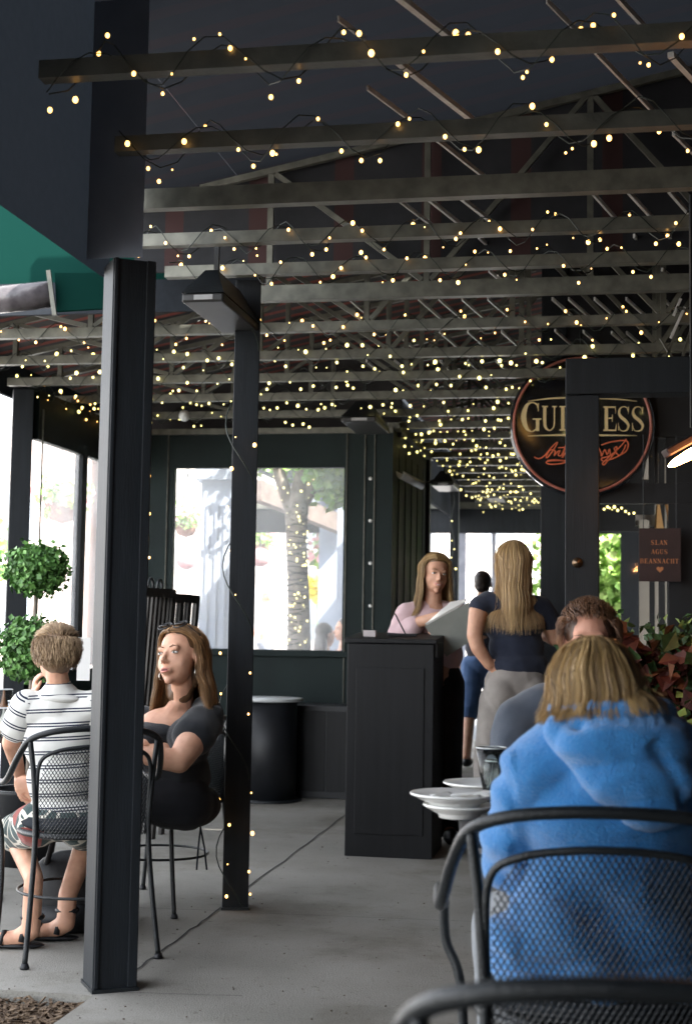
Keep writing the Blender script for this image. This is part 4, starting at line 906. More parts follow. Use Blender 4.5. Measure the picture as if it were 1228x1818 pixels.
def neck(mb, P, base, r=.055):
    mb.cap(P(0,-.022,-.06), base, r*P.k*.95, r*1.05)
def hand(mb, w_, d, n, thumb, k=1.0, curl=.5, spread=.0225):
    """w_ wrist, d direction to the fingers, n back-of-hand normal, thumb +1/-1 side"""
    d = Vector(d).normalized(); n = Vector(n); n = (n - d*n.dot(d)).normalized(); x = d.cross(n)
    w_ = Vector(w_); m_ = Matrix((x, d, n)).transposed()
    mb.ell(w_ + d*.05*k, (.042*k,.055*k,.015*k), m_, 14, 10)
    for i, (L, r) in enumerate(((.068,.0085),(.078,.009),(.072,.0088),(.055,.0078))):
        p = w_ + d*.088*k + x*(1.5-i)*spread*k*thumb; q = d.copy(); c = curl
        mb.cap(w_ + d*.05*k + x*(1.5-i)*.016*k*thumb, p, .011*k, r*k*1.05, 8)
        for j, f in enumerate((.45,.32,.25)):
            q = (Quaternion(x, -c*.75) @ q).normalized(); e_ = p + q*L*f*k; mb.cap(p, e_, r*k*(1-.07*j), r*k*(.95-.08*j), 8); p = e_
    t0 = w_ + d*.025*k + x*.03*k*thumb; t1 = t0 + (d*.75 + x*.65*thumb - n*.2).normalized()*.042*k; t2 = t1 + (d*.95 + x*.15*thumb - n*.35).normalized()*.034*k
    mb.cap(t0, t1, .014*k, .011*k, 8); mb.cap(t1, t2, .011*k, .009*k, 8)
def face(P, parent, brow=(.10,.06,.035), iris=(.05,.06,.05), lip=(.42,.16,.13), openm=False, smile=0.0):
    k = P.k
    wm = mat('eye_white', (.62,.60,.58), rough=.2); im = mat('iris', iris, rough=.15); bmx = mat('brow_hair', brow, rough=.8); lm = mat('lips', lip, rough=.4)
    for s_ in (-1,1):
        e = MB().ell(P(s_*.031,.0745,.0035), (.0130*k,.0085*k,.0048*k), P.m).build('eye', wm, parent, True)
        MB().ell(P(s_*.031,.0815,.0035), (.0050*k,.0025*k,.0046*k), P.m).build('iris', im, e, True)
        MB().tube([P(s_*.017,.0795,.004),P(s_*.024,.084,.0080),P(s_*.034,.0835,.0088),P(s_*.045,.075,.005)], [.0009*k,.0015*k,.0015*k,.0008*k], 6).build('lashes', bmx, parent, True)
        MB().tube([P(s_*.014,.0855,.0225),P(s_*.028,.0855,.0285),P(s_*.048,.072,.024)], [.0019*k,.0024*k,.0009*k], 6).build('eyebrow', bmx, parent, True)
    q = MB(); og = .004 if openm else .0 
    for zc, r_, yo in ((-.0580+og*.3, .0026, .0965), (-.0660-og, .0034, .0960)):
        q.tube([P(x, yo - .016*(abs(x)/.024)**2, (-.0615 + (zc+.0615)*(1-(abs(x)/.024)**2)) + smile*.007*(abs(x)/.024)**2) for x in (-.024,-.017,-.009,0,.009,.017,.024)], [.0008*k,r_*.75*k,r_*k,r_*.95*k,r_*k,r_*.75*k,.0008*k], 8)
    q.build('lips', lm, parent, True)
    MB().ell(P(0,.0935,-.0620-og*.4),(.016*k,.0030*k,(.0042 if openm else .0014+.0016*smile)*k),P.m).build('mouth', mat('mouth', (.09,.02,.02), rough=.5), parent, True)
    for s_ in (-1,1): MB().ell(P(s_*.0075,.1005,-.0395),(.0030*k,.0022*k,.0018*k),P.m).build('nostril', mat('nostril', (.10,.04,.03), rough=.8), parent, True)
def hair_mat(name, a, b, rough=.42):
    m_ = mat(name, a, b, rough=rough, scale=30, spec=.5); t = m_.node_tree; bs = t.nodes['Principled BSDF']
    at_ = t.nodes.new('ShaderNodeAttribute'); at_.attribute_name = 'strand'
    r = t.nodes.new('ShaderNodeValToRGB'); r.color_ramp.elements[0].color = (*a,1); r.color_ramp.elements[1].color = (*b,1)
    t.links.new(at_.outputs['Fac'], r.inputs[0]); t.links.new(r.outputs[0], bs.inputs['Base Color']); return m_
def strands(name, paths, r, m_, parent, n=3):
    q = MB(); vals = []
    for p, v in paths:
        k0 = len(q.v); m = len(p); q.tube(p, [r*(1-.75*(i/(m-1))**3) for i in range(m)], n, cap=False); vals += [v]*(len(q.v)-k0)
    o = q.build(name, m_, parent, True); at_ = o.data.attributes.new('strand', 'FLOAT', 'POINT'); at_.data.foreach_set('value', vals); return o
def long_hair(P, parent, m_, n=700, L=.30, part=0.0, faceopen=58, vol=1.12, drift=None, ends=.03, avoid=None, r=.0021, flick=0, seed=3, seglen=.022, parted=.5, front_b=32):
    """strands from a parting on the crown over the skull, then hanging down"""
    g_ = random.Random(seed); k = P.k; A = Vector((.078,.097,.088))*vol; c0 = Vector((0,-.014,.030)); paths = []
    for i in range(n):
        az = g_.uniform(faceopen, 360-faceopen); a = R(az); dirx, diry = math.sin(a), math.cos(a)
        lay = g_.uniform(.94,1.07); t0 = g_.uniform(.05,.75); sidex = 1 if dirx > 0 else -1
        pts = []; th = t0
        wob_ = g_.uniform(0,6.28); wv = g_.uniform(.002,.008)
        startx = part + g_.uniform(-.004,.004)
        if g_.random() < parted:
            f_ = g_.random(); sx = g_.choice((-1,1)); y0 = .82 - 1.4*f_; u0 = Vector((part/A.x + sx*.03, y0, math.sqrt(max(.02,1-y0*y0)))).normalized()
            be = R(front_b - 75*f_ + g_.uniform(-6,6)); u1 = Vector((sx*math.cos(be), math.sin(be), -.15)).normalized(); bx = Vector((sx*.9, .25, .55)).normalized()
            for j in range(9):
                t = j/8; um = (u0*(1-t)**2 + bx*2*t*(1-t)*.9 + u1*t*t).normalized(); pts.append(P(c0.x+um.x*A.x*lay, c0.y+um.y*A.y*lay, c0.z+um.z*A.z*lay))
            dirx, diry = sx*math.cos(be), math.sin(be); th = 9
        while th < 1.75:
            w_ = min(1, th/.9); x = A.x*math.sin(th)*dirx*lay; y = A.y*math.sin(th)*diry*lay; z = A.z*math.cos(th)*lay
            x = x*w_ + (startx + sidex*abs(x))*(1-w_)
            pts.append(P(c0.x+x, c0.y+y, c0.z+z)); th += .19
        d = (pts[-1]-pts[-2]).normalized(); p = pts[-1].copy(); Ln = L*g_.choice((g_.uniform(.6,1.0), g_.uniform(.85,1.06))); s_ = 0
        while s_ < Ln:
            f = s_/Ln; dn = Vector((0,0,-1)) + P.m @ Vector((dirx*ends + math.sin(wob_+s_*30)*wv*6, diry*ends*.5, 0))
            if drift: dn = dn + Vector(drift)*f
            if flick and f > .6: dn = dn + (P.m @ Vector((dirx, diry, .35)))*flick*(f-.6)/.4
            d = (d*.55 + dn.normalized()*.45).normalized(); p = p + d*seglen; s_ += seglen
            if avoid:
                for c_, rr in avoid:
                    q = p - Vector(c_); l_ = math.sqrt((q.x/rr[0])**2+(q.y/rr[1])**2+(q.z/rr[2])**2)
                    if l_ < 1: p = Vector(c_) + q/l_*1.0
            pts.append(p.copy())
        rv = Vector((g_.gauss(0,1),g_.gauss(0,1),g_.gauss(0,1)))*(.0016 if g_.random() > .05 else .007)
        mm = len(pts)
        pts = [p_ + (noise.noise_vector(p_*14)*.009 + rv)*min(1, j_/6) for j_, p_ in enumerate(pts)]
        clump = .5+.5*math.sin(az*.35+2*math.sin(az*.11)); v = min(1,max(0,.55*clump + .45*g_.random()))
        paths.append((pts, v))
    return strands('hair_strands', paths, r*k, m_, parent)
def sweep_hair(P, parent, m_, n=900, r=.0012, seed=9, vol=1.0):
    g_ = random.Random(seed); paths = []
    for i in range(n):
        x0 = g_.uniform(-1,1); sx = x0*.062; y0 = .066 - .045*x0*x0 + g_.uniform(-.006,.006); z0 = .100 - .035*x0*x0 + g_.uniform(-.006,.006)
        pts = []; ln = g_.uniform(.7,1.2)
        for j in range(10):
            t = j/9*ln; th = t*1.7
            y = y0*math.cos(th) - .085*math.sin(th); z = z0 + (.026*math.sin(min(th,1.2)*1.3) - .05*max(0,th-.9))*vol; x = sx*(1+.25*math.sin(th)) 
            q = Vector((x/.084, (y+.018)/.100, (z-.035)/.090)); q = q.normalized()*g_.uniform(1.0,1.035) if q.length < 1 else q.normalized()*g_.uniform(1.01,1.05)
            pts.append(P(q.x*.084, q.y*.100-.018, q.z*.090+.035))
        paths.append((pts, min(1,max(0,.5+.5*math.sin(x0*9)*.6+g_.uniform(-.3,.3)))))
    return strands('hair_strands', paths, r*P.k, m_, parent)
def hair_cap(P, m_, parent, sc=1.0, low=-.03, front=.045, name='hair'):
    q = MB(); q.ell(P(0,.010,.066), [v*P.k*sc for v in (.064,.062,.048)], P.m, 20, 14); q.ell(P(0,-.022,.038), [v*P.k*sc for v in (.081,.095,.086)], P.m, 24, 16); q.ell(P(0,-.045,-.005),[v*P.k*sc for v in (.074,.068,.075)], P.m, 20, 14)
    def dd(p, n_): return .0035*noise.noise(p*60)
    return remesh(q, name, .006, m_, parent, 3, dd)
def short_hair(P, parent, m_, n=1500, ln=.035, seed=5, swirl=.6, r=.0014, front=.05, low=-.055):
    g_ = random.Random(seed); k = P.k; paths = []; A = Vector((.080,.098,.089))
    for i in range(n):
        a = g_.uniform(0, 6.283); th = math.acos(g_.uniform(-.55,1)); x, y, z = math.sin(th)*math.sin(a), math.sin(th)*math.cos(a), math.cos(th)
        pz = .030 + A.z*z; py_ = -.016 + A.y*y
        if py_ > front - .02 + .5*(pz-.05) and pz < .085: continue
        if pz < low or (abs(x) > .75 and pz < .0 and py_ > -.01): continue
        p = Vector((A.x*x, py_, pz)); nrm = Vector((x,y,z)); dn = Vector((0,-.2,-1)) if z < .5 else Vector((swirl*math.cos(a*.5), .9, 0))
        tng = (dn - nrm*nrm.dot(dn)).normalized(); l_ = ln*g_.uniform(.6,1.2); tng = (tng + Vector((g_.uniform(-.35,.35),g_.uniform(-.35,.35),g_.uniform(-.2,.2)))).normalized()
        pts = [P(*(p + tng*l_*t + nrm*(.006 + .011*math.sin(t*2.6)))) for t in (0,.33,.66,1)]
        paths.append((pts, min(1,max(0,.5+.5*noise.noise(p*28)+g_.uniform(-.3,.3)))))
    return strands('hair_strands', paths, r*k, m_, parent)
def limb(mb, pts, rs, n=14):
    for a, b, ra, rb in zip(pts, pts[1:], rs, rs[1:]): mb.cap(a, b, ra, rb, n)
def folds(amp, freq, dirs=(1,1,1), seed=0):
    s_ = Vector((seed*3.1, seed*1.7, seed)); dv = Vector(dirs)
    def f(p, n_):
        q = Vector((p.x*dv.x, p.y*dv.y, p.z*dv.z))*freq + s_
        a = noise.noise(q); b = noise.noise(q*2.1)
        return amp*((1-abs(a)*2.2) + .4*b) * .8 + amp*.35
    return f
def cloth(name, c1, c2=None, bump=.3, bs=500, rough=.9, sheen=.2, scale=12): return mat(name, c1, c2, rough=rough, bump=bump, bscale=bs, sheen=sheen, scale=scale, spec=.2)
# ---------------------------------------------------------------- 1. blue hooded sweatshirt (back view)
def V3(x, y, z): return Vector((x, y, z))
def person(label, loc, cat='person', group=None):
    e = empty('person', loc); tag(e, label, cat, group); return e
def local(e, o): pass
def finish(e):
    """children were modelled in world space: keep them there"""
    bpy.context.view_layer.update()
    inv = Matrix.Translation(-e.location)
    for c in e.children: c.matrix_parent_inverse = inv
def hoodie():
    e = person('seated person with chin length blond hair in a bright blue hooded sweatshirt', (.51,2.95,0))
    P = Pose((.500,2.90,1.062), (.03,1,-.14), k=.95)
    b = MB(); head_blobs(b, P); neck(b, P, V3(.51,2.87,.98))
    # lower body and arms continue under the clothes
    limb(b, [V3(.53,2.90,.95), V3(.54,2.92,.75), V3(.54,2.95,.58)], [.07,.075,.09])
    for s_ in (-1,1):
        limb(b, [V3(.51+s_*.09,2.96,.545), V3(.51+s_*.13,3.36,.53), V3(.51+s_*.12,3.38,.30), V3(.51+s_*.12,3.36,.10), V3(.51+s_*.12,3.46,.04)], [.075,.055,.05,.035,.03])
        limb(b, [V3(.54+s_*.14,2.88,.90), V3(.54+s_*.185,2.99,.73), V3(.54+s_*.10,3.20,.765)], [.045,.04,.028])
        hand(b, V3(.54+s_*.10,3.20,.775), (-s_*.4,1,0), (0,0,1), -s_, curl=.35)
    remesh(b, 'body', .006, M['skin'], e, 4)
    blue = cloth('blue_fleece', (.022,.175,.46), (.028,.21,.52), bump=.8, bs=260, rough=.95, sheen=.5, scale=60)
    q = MB()
    limb(q, [V3(.52,2.885,1.035), V3(.53,2.885,.92)], [.075,.12], 20)
    for s_ in (-1,1):
        limb(q, [V3(.53,2.88,.985), V3(.54+s_*.09,2.88,.968), V3(.545+s_*.155,2.885,.93)], [.085,.080,.068], 20)
        limb(q, [V3(.545+s_*.158,2.89,.925), V3(.54+s_*.185,2.955,.80), V3(.54+s_*.19,2.99,.73)], [.070,.068,.066], 18)
        limb(q, [V3(.54+s_*.19,3.0,.72), V3(.54+s_*.14,3.12,.76), V3(.54+s_*.10,3.20,.775)], [.062,.052,.042], 18)
    q.ell((.54,2.90,.85),(.185,.125,.14), n=28, m=18); q.ell((.545,2.895,.72),(.165,.13,.16), n=28, m=18); q.ell((.545,2.90,.60),(.185,.15,.13), n=28, m=18)
    q.ell((.535,2.90,.555),(.225,.17,.085), n=28, m=14); q.ell((.44,2.90,.60),(.14,.14,.12), n=20, m=12)
    fa = folds(.005, 8, (1.2,.6,.8), 2)
    def ff(p, n_):
        d = fa(p, n_)
        # diagonal drape folds down the back and bunching above the hem
        t = (p.x-.51)*1.0 + (p.z-.7)*.75
        if p.z < .80: d += .014*math.sin(t*30 + 2.5*noise.noise(p*4))*min(1,(.80-p.z)/.12)
        if p.z < .60: d += .004*math.sin(p.z*170+3*noise.noise(p*7))
        if abs(p.x-.51) > .17: d += .006*math.sin(p.z*70+p.x*30+3*noise.noise(p*9))
        return d
    remesh(q, 'sweatshirt', .008, blue, e, 10, ff)
    sm_ = cloth('blue_seam', (.02,.13,.36), bump=.2)
    MB().tube([V3(.535+(-.22 if t < 20 else .22)*0 + .232*math.cos(math.pi+math.pi*t/40), 2.905-.178*math.sin(math.pi*t/40), .545+.004*math.sin(t)) for t in range(41)], .012, 8).build('waistband', blue, e, True)
    h_ = MB()   # hood lying on the back
    h_.ell((.53,2.835,1.045),(.112,.078,.046), n=28, m=14); h_.ell((.54,2.785,.99),(.130,.060,.062), n=28, m=16); h_.ell((.565,2.765,.925),(.105,.046,.060), n=24, m=14)
    h_.ell((.585,2.758,.878),(.066,.036,.045), n=20, m=12)
    for s_ in (-1,1): h_.cap(V3(.53+s_*.095,2.86,1.045), V3(.53+s_*.07,2.96,1.03), .033, .028); h_.cap(V3(.53+s_*.11,2.82,1.015), V3(.555+s_*.075,2.77,.93), .03, .03)
    fb = folds(.004, 11, (1,1,1.4), 5)
    def fh(p, n_):
        d = fb(p, n_)
        if p.z > 1.03: d = max(-.003, min(.003, d)) + .0012*math.sin((p.x-.5)*230+5*noise.noise(p*12))
        # two soft hollows: under the collar at the left, and down the right of the seam
        a_ = V3(.465,2.765,1.015); l_ = (p-a_); u_ = Vector((.86,0,-.5)); t_ = l_.dot(u_); w_ = (l_-u_*t_).length
        if abs(t_) < .04: d -= .016*math.exp(-(w_/.012)**2)
        a_ = V3(.615,2.74,.94); l_ = (p-a_); u_ = Vector((.5,0,-.86)); t_ = l_.dot(u_); w_ = (l_-u_*t_).length
        if abs(t_) < .07: d -= .014*math.exp(-(w_/.014)**2)
        return d
    remesh(h_, 'hood', .006, blue, e, 8, fh)
    t_ = MB(); 
    for s_ in (-1,1): limb(t_, [V3(.51+s_*.09,2.96,.545), V3(.51+s_*.13,3.36,.535), V3(.51+s_*.12,3.38,.30), V3(.51+s_*.12,3.36,.09)], [.098,.078,.068,.06])
    t_.ell((.53,2.95,.545),(.16,.13,.075), n=24, m=12); remesh(t_, 'trousers', .01, cloth('grey_denim', (.16,.17,.18)), e, 5, folds(.004,10))
    for s_ in (-1,1): MB().ell((.51+s_*.12,3.42,.045),(.045,.12,.045), n=16, m=10).build('shoe', M['black'], e, True)
    hm = hair_mat('sandy_blond_hair', (.085,.045,.018), (.60,.40,.17), .4)
    hair_cap(P, hm, e, 1.12)
    av = [((.53,2.85,1.035),(.125,.105,.055))]
    long_hair(P, e, hm, n=4500, L=.055, faceopen=20, vol=1.19, ends=.25, flick=1.5, parted=.3, avoid=av, r=.0011, seed=11, seglen=.012)
    finish(e)
hoodie()
# ---------------------------------------------------------------- 2. man facing the camera
def man():
    X = at(1042,1120,4.2).x
    e = person('seated man with short reddish brown hair facing the camera behind the blue hooded person', (X,4.2,0))
    P = Pose((X+.0,4.16,1.178), (-.14,-1,-.08), k=.95)
    b = MB(); head_blobs(b, P, True, 1.08); neck(b, P, V3(X,4.20,1.03), .062)
    limb(b, [V3(X,4.2,1.0), V3(X,4.22,.75), V3(X,4.24,.58)], [.12,.13,.14])
    for s_ in (-1,1):
        limb(b, [V3(X+s_*.17,4.2,.96), V3(X+s_*.24,4.12,.74), V3(X+s_*.16,3.95,.765)], [.05,.045,.03]); hand(b, V3(X+s_*.16,3.95,.775), (-s_*.5,-1,0), (0,0,1), s_, curl=.5)
        limb(b, [V3(X+s_*.1,4.2,.545), V3(X+s_*.14,3.82,.53), V3(X+s_*.14,3.84,.30), V3(X+s_*.14,3.9,.09), V3(X+s_*.14,3.8,.04)], [.08,.06,.055,.038,.032])
    remesh(b, 'body', .006, M['skin_red'], e, 4)
    face(P, e, (.10,.055,.03))
    sh = cloth('grey_denim_shirt', (.045,.055,.075), (.07,.08,.10), bump=.3, bs=600); q = MB()
    limb(q, [V3(X,4.205,1.03), V3(X,4.21,.97)], [.07,.11])
    for s_ in (-1,1):
        limb(q, [V3(X,4.21,.985), V3(X+s_*.11,4.21,.98), V3(X+s_*.19,4.2,.945)], [.085,.08,.07]); limb(q, [V3(X+s_*.195,4.2,.94), V3(X+s_*.25,4.12,.745), V3(X+s_*.19,4.02,.76)], [.073,.062,.055])
    q.ell((X,4.22,.86),(.20,.125,.16), n=24, m=14); q.ell((X,4.23,.70),(.19,.13,.17), n=24, m=14)
    remesh(q, 'shirt', .009, sh, e, 6, folds(.006, 9))
    t_ = MB()
    for s_ in (-1,1): limb(t_, [V3(X+s_*.1,4.2,.545), V3(X+s_*.14,3.82,.53), V3(X+s_*.14,3.84,.30), V3(X+s_*.14,3.9,.09)], [.10,.08,.07,.06]); MB().ell((X+s_*.14,3.84,.045),(.045,.13,.045), n=16, m=10).build('shoe', M['black'], e, True)
    t_.ell((X,4.22,.56),(.19,.15,.09), n=20, m=12); remesh(t_, 'trousers', .01, M['dark_cloth'], e, 4)
    hm = hair_mat('auburn_hair', (.07,.03,.015), (.26,.13,.065)); q = MB()
    q.ell(P(0,-.024,.036), (.079,.090,.080), P.m, 24, 16); q.ell(P(0,-.05,0),(.076,.062,.07), P.m, 20, 14); q.ell(P(0,.0,.085),(.050,.045,.024),P.m,16,10); remesh(q, 'hair', .006, hm, e, 3, lambda p,n_: .003*noise.noise(p*50))
    short_hair(P, e, hm, 4500, .026, 8, swirl=.15, front=.060, r=.0011); finish(e)
M['skin_red'] = mat('ruddy_skin', (.52,.25,.17), (.60,.31,.22), rough=.5, scale=25, bump=.06, bscale=300)
M['dark_cloth'] = cloth('black_cloth', (.010,.011,.014), (.016,.017,.021), sheen=.1)
man()
# ---------------------------------------------------------------- 3. boy in striped shirt
def boy():
    d = 5.48; a = lambda x, y, dy=0: at(x, y, d+dy)
    c = a(97,1166); e = person('boy with light brown hair in a white shirt with navy stripes', (c.x, d, 0))
    P = Pose(c + V3(0,.03,0), (-.36,1,-.12), k=.93)
    b = MB(); head_blobs(b, P, fat=1.05); neck(b, P, a(104,1222,.03), .045)
    sh_l, sh_r = a(46,1247), a(168,1247); el = a(20,1318,.05); wr = a(34,1372,.22)
    limb(b, [a(104,1245,.04), a(104,1330,.05), a(110,1430,.05)], [.05,.055,.06])
    limb(b, [sh_l, el, wr], [.038,.036,.024]); hand(b, wr, V3(.2,.15,-1), V3(-.6,-1,0), -1, k=.86, curl=.25)
    hand(b, a(26,1388,.04), V3(.9,-.05,-.25), V3(-.2,-1,.2), 1, k=.82, curl=1.35)
    er = a(205,1325,.08); limb(b, [sh_r, er, a(120,1290,.36)], [.038,.034,.024]); limb(b, [a(40,1300,.3), a(60,1232,.2)], [.022,.018]); hand(b, a(60,1238,.2), V3(.1,-.1,1), V3(-1,-.3,0), 1, k=.8, curl=.9)
    for s_, kx, ax_, ft in ((-1,(28,1480,.32),(60,1560,.02),(85,1618,.04)),(1,(160,1480,.34),(120,1590,.16),(128,1640,.3))):
        limb(b, [a(104+s_*34,1462,.02), a(*kx), a(*ax_)], [.065,.05,.036])
        f0 = a(*ax_); limb(b, [f0, V3(f0.x, f0.y-.02, .07), V3(f0.x-.05, f0.y+.0, .035), V3(f0.x-.14, f0.y-.02, .028)], [.036,.036,.034,.026])
        for i in range(5): b.cap(V3(f0.x-.13, f0.y-.045+i*.018, .028), V3(f0.x-.165, f0.y-.05+i*.02, .022), .011, .010, 8)
    remesh(b, 'body', .0055, M['skin'], e, 3)
    q = MB(); zs = a(100,1300).z
    limb(q, [a(104,1228,.03), a(104,1250,.03)], [.055,.085])
    for s_, sp, ep in ((-1,sh_l,el),(1,sh_r,er)): limb(q, [a(104,1262,.03), a(104+s_*40,1262,.03), sp + V3(0,.01,-.012)], [.072,.072,.056])
    q.ell(a(106,1310,.03),(.135,.085,.15), n=24, m=16); q.ell(a(108,1385,.03),(.125,.092,.13), n=24, m=16); q.ell(a(112,1440,.03),(.135,.10,.06), n=24, m=12)
    sl = MB(); limb(sl, [sh_l + V3(0,.01,-.012), sh_l.lerp(el,.62)], [.057,.058], 20); 
    sr = MB(); limb(sr, [sh_r + V3(0,.01,-.012), sh_r.lerp(er,.62)], [.057,.058], 20)
    fo_ = folds(.006, 9, (1,1,.8), 4)
    sm_ = stripe_mat()
    def add_attr(o, fn):
        me = o.data; me.attributes.new('stripe', 'FLOAT', 'POINT').data.foreach_set('value', [fn(v.co) for v in me.vertices])
    o = remesh(q, 'shirt', .007, sm_, e, 5, fo_); add_attr(o, lambda p: p.z + .09*(p.x-c.x)*-.6)
    for mb_, s0, e0 in ((sl, sh_l, el), (sr, sh_r, er)):
        ax_ = (e0-s0).normalized(); o = remesh(mb_, 'sleeve', .006, sm_, e, 3, folds(.004,14)); add_attr(o, lambda p, s0=s0, ax_=ax_: s0.z - (p-s0).dot(ax_)*.95)
    k_ = MB(); ring = [a(104,1234,.03)+V3(.066*math.cos(t), .058*math.sin(t)-.01, .016*math.sin(t)) for t in [i*math.pi/12 for i in range(24)]]
    k_.tube(ring, .017, 10, closed=True); k_.ell(a(106,1241,-.03),(.075,.03,.018), n=20, m=10); remesh(k_, 'collar', .005, cloth('white_jersey', (.55,.55,.52), (.62,.61,.58)), e, 4)
    t_ = MB()
    for s_, kx in ((-1,(28,1480,.32)),(1,(160,1480,.34))): limb(t_, [a(104+s_*34,1462,.02), a(*kx)], [.085,.075])
    t_.ell(a(106,1458,.02),(.15,.12,.07), n=24, m=12); remesh(t_, 'shorts', .008, shorts_mat(), e, 5, folds(.004,12))
    for s_, ax_ in ((-1,(60,1560,.02)),(1,(120,1590,.16))):
        f0 = a(*ax_); q = MB(); q.ell((f0.x-.065,f0.y,.012),(.115,.042,.012), n=20, m=8)
        q.tube([V3(f0.x-.11,f0.y-.045,.02),V3(f0.x-.10,f0.y-.02,.062),V3(f0.x-.10,f0.y+.03,.05),V3(f0.x-.11,f0.y+.05,.02)], .010, 6)
        q.tube([V3(f0.x-.03,f0.y-.045,.03),V3(f0.x-.02,f0.y-.03,.085),V3(f0.x-.02,f0.y+.03,.085),V3(f0.x-.03,f0.y+.045,.03)], .012, 6)
        q.tube([f0+V3(.037*math.cos(t),.037*math.sin(t),-f0.z+.115) for t in [i*math.pi/8 for i in range(16)]], .010, 6, closed=True); q.build('sandal', M['black'], e, True)
    hm = hair_mat('light_brown_hair', (.16,.095,.05), (.48,.34,.20)); q = MB()
    q.ell(P(0,-.020,.034), (.077,.088,.079), P.m, 24, 16); q.ell(P(0,-.045,-.002),(.069,.056,.070), P.m, 20, 14); remesh(q, 'hair', .005, hm, e, 3, lambda p,n_: .003*noise.noise(p*60))
    short_hair(P, e, hm, 4200, .034, 9, front=.07, r=.0013, low=-.075); finish(e)
def stripe_mat():
    m_ = cloth('striped_jersey', (.62,.62,.59), (.68,.68,.65), bump=.25); t = m_.node_tree; b = t.nodes['Principled BSDF']
    at_ = t.nodes.new('ShaderNodeAttribute'); at_.attribute_name = 'stripe'
    md = t.nodes.new('ShaderNodeMath'); md.operation = 'PINGPONG'; md.inputs[1].default_value = .026; t.links.new(at_.outputs['Fac'], md.inputs[0])
    g1_ = t.nodes.new('ShaderNodeMath'); g1_.operation = 'GREATER_THAN'; g1_.inputs[1].default_value = .0025; l1 = t.nodes.new('ShaderNodeMath'); l1.operation = 'LESS_THAN'; l1.inputs[1].default_value = .0078
    t.links.new(md.outputs[0], g1_.inputs[0]); t.links.new(md.outputs[0], l1.inputs[0]); mu = t.nodes.new('ShaderNodeMath'); mu.operation = 'MULTIPLY'; t.links.new(g1_.outputs[0], mu.inputs[0]); t.links.new(l1.outputs[0], mu.inputs[1])
    mx = t.nodes.new('ShaderNodeMix'); mx.data_type = 'RGBA'; t.links.new(mu.outputs[0], mx.inputs['Factor']); old = b.inputs['Base Color'].links[0].from_socket
    t.links.new(old, mx.inputs['A']); mx.inputs['B'].default_value = (.015,.02,.045,1); t.links.new(mx.outputs['Result'], b.inputs['Base Color']); return m_
def shorts_mat():
    m_ = cloth('printed_shorts', (.04,.07,.07)); t = m_.node_tree; b = t.nodes['Principled BSDF']
    v = t.nodes.new('ShaderNodeTexVoronoi'); v.feature = 'DISTANCE_TO_EDGE'; v.inputs['Scale'].default_value = 13; tc = t.nodes.new('ShaderNodeTexCoord'); t.links.new(tc.outputs['Object'], v.inputs[0])
    r = t.nodes.new('ShaderNodeValToRGB'); r.color_ramp.interpolation = 'CONSTANT'; r.color_ramp.elements[0].color = (.55,.52,.45,1); r.color_ramp.elements[1].position = .07; r.color_ramp.elements[1].color = (.035,.06,.06,1)
    v2 = t.nodes.new('ShaderNodeTexVoronoi'); v2.inputs['Scale'].default_value = 6; t.links.new(tc.outputs['Object'], v2.inputs[0])
    s2 = t.nodes.new('ShaderNodeSeparateColor'); t.links.new(v2.outputs['Color'], s2.inputs[0]); g_ = t.nodes.new('ShaderNodeMath'); g_.operation = 'GREATER_THAN'; g_.inputs[1].default_value = .8; t.links.new(s2.outputs[0], g_.inputs[0])
    t.links.new(v.outputs[0], r.inputs[0]); mx = t.nodes.new('ShaderNodeMix'); mx.data_type = 'RGBA'; t.links.new(g_.outputs[0], mx.inputs['Factor']); t.links.new(r.outputs[0], mx.inputs['A']); mx.inputs['B'].default_value = (.25,.06,.05,1)
    t.links.new(mx.outputs['Result'], b.inputs['Base Color']); return m_
boy()
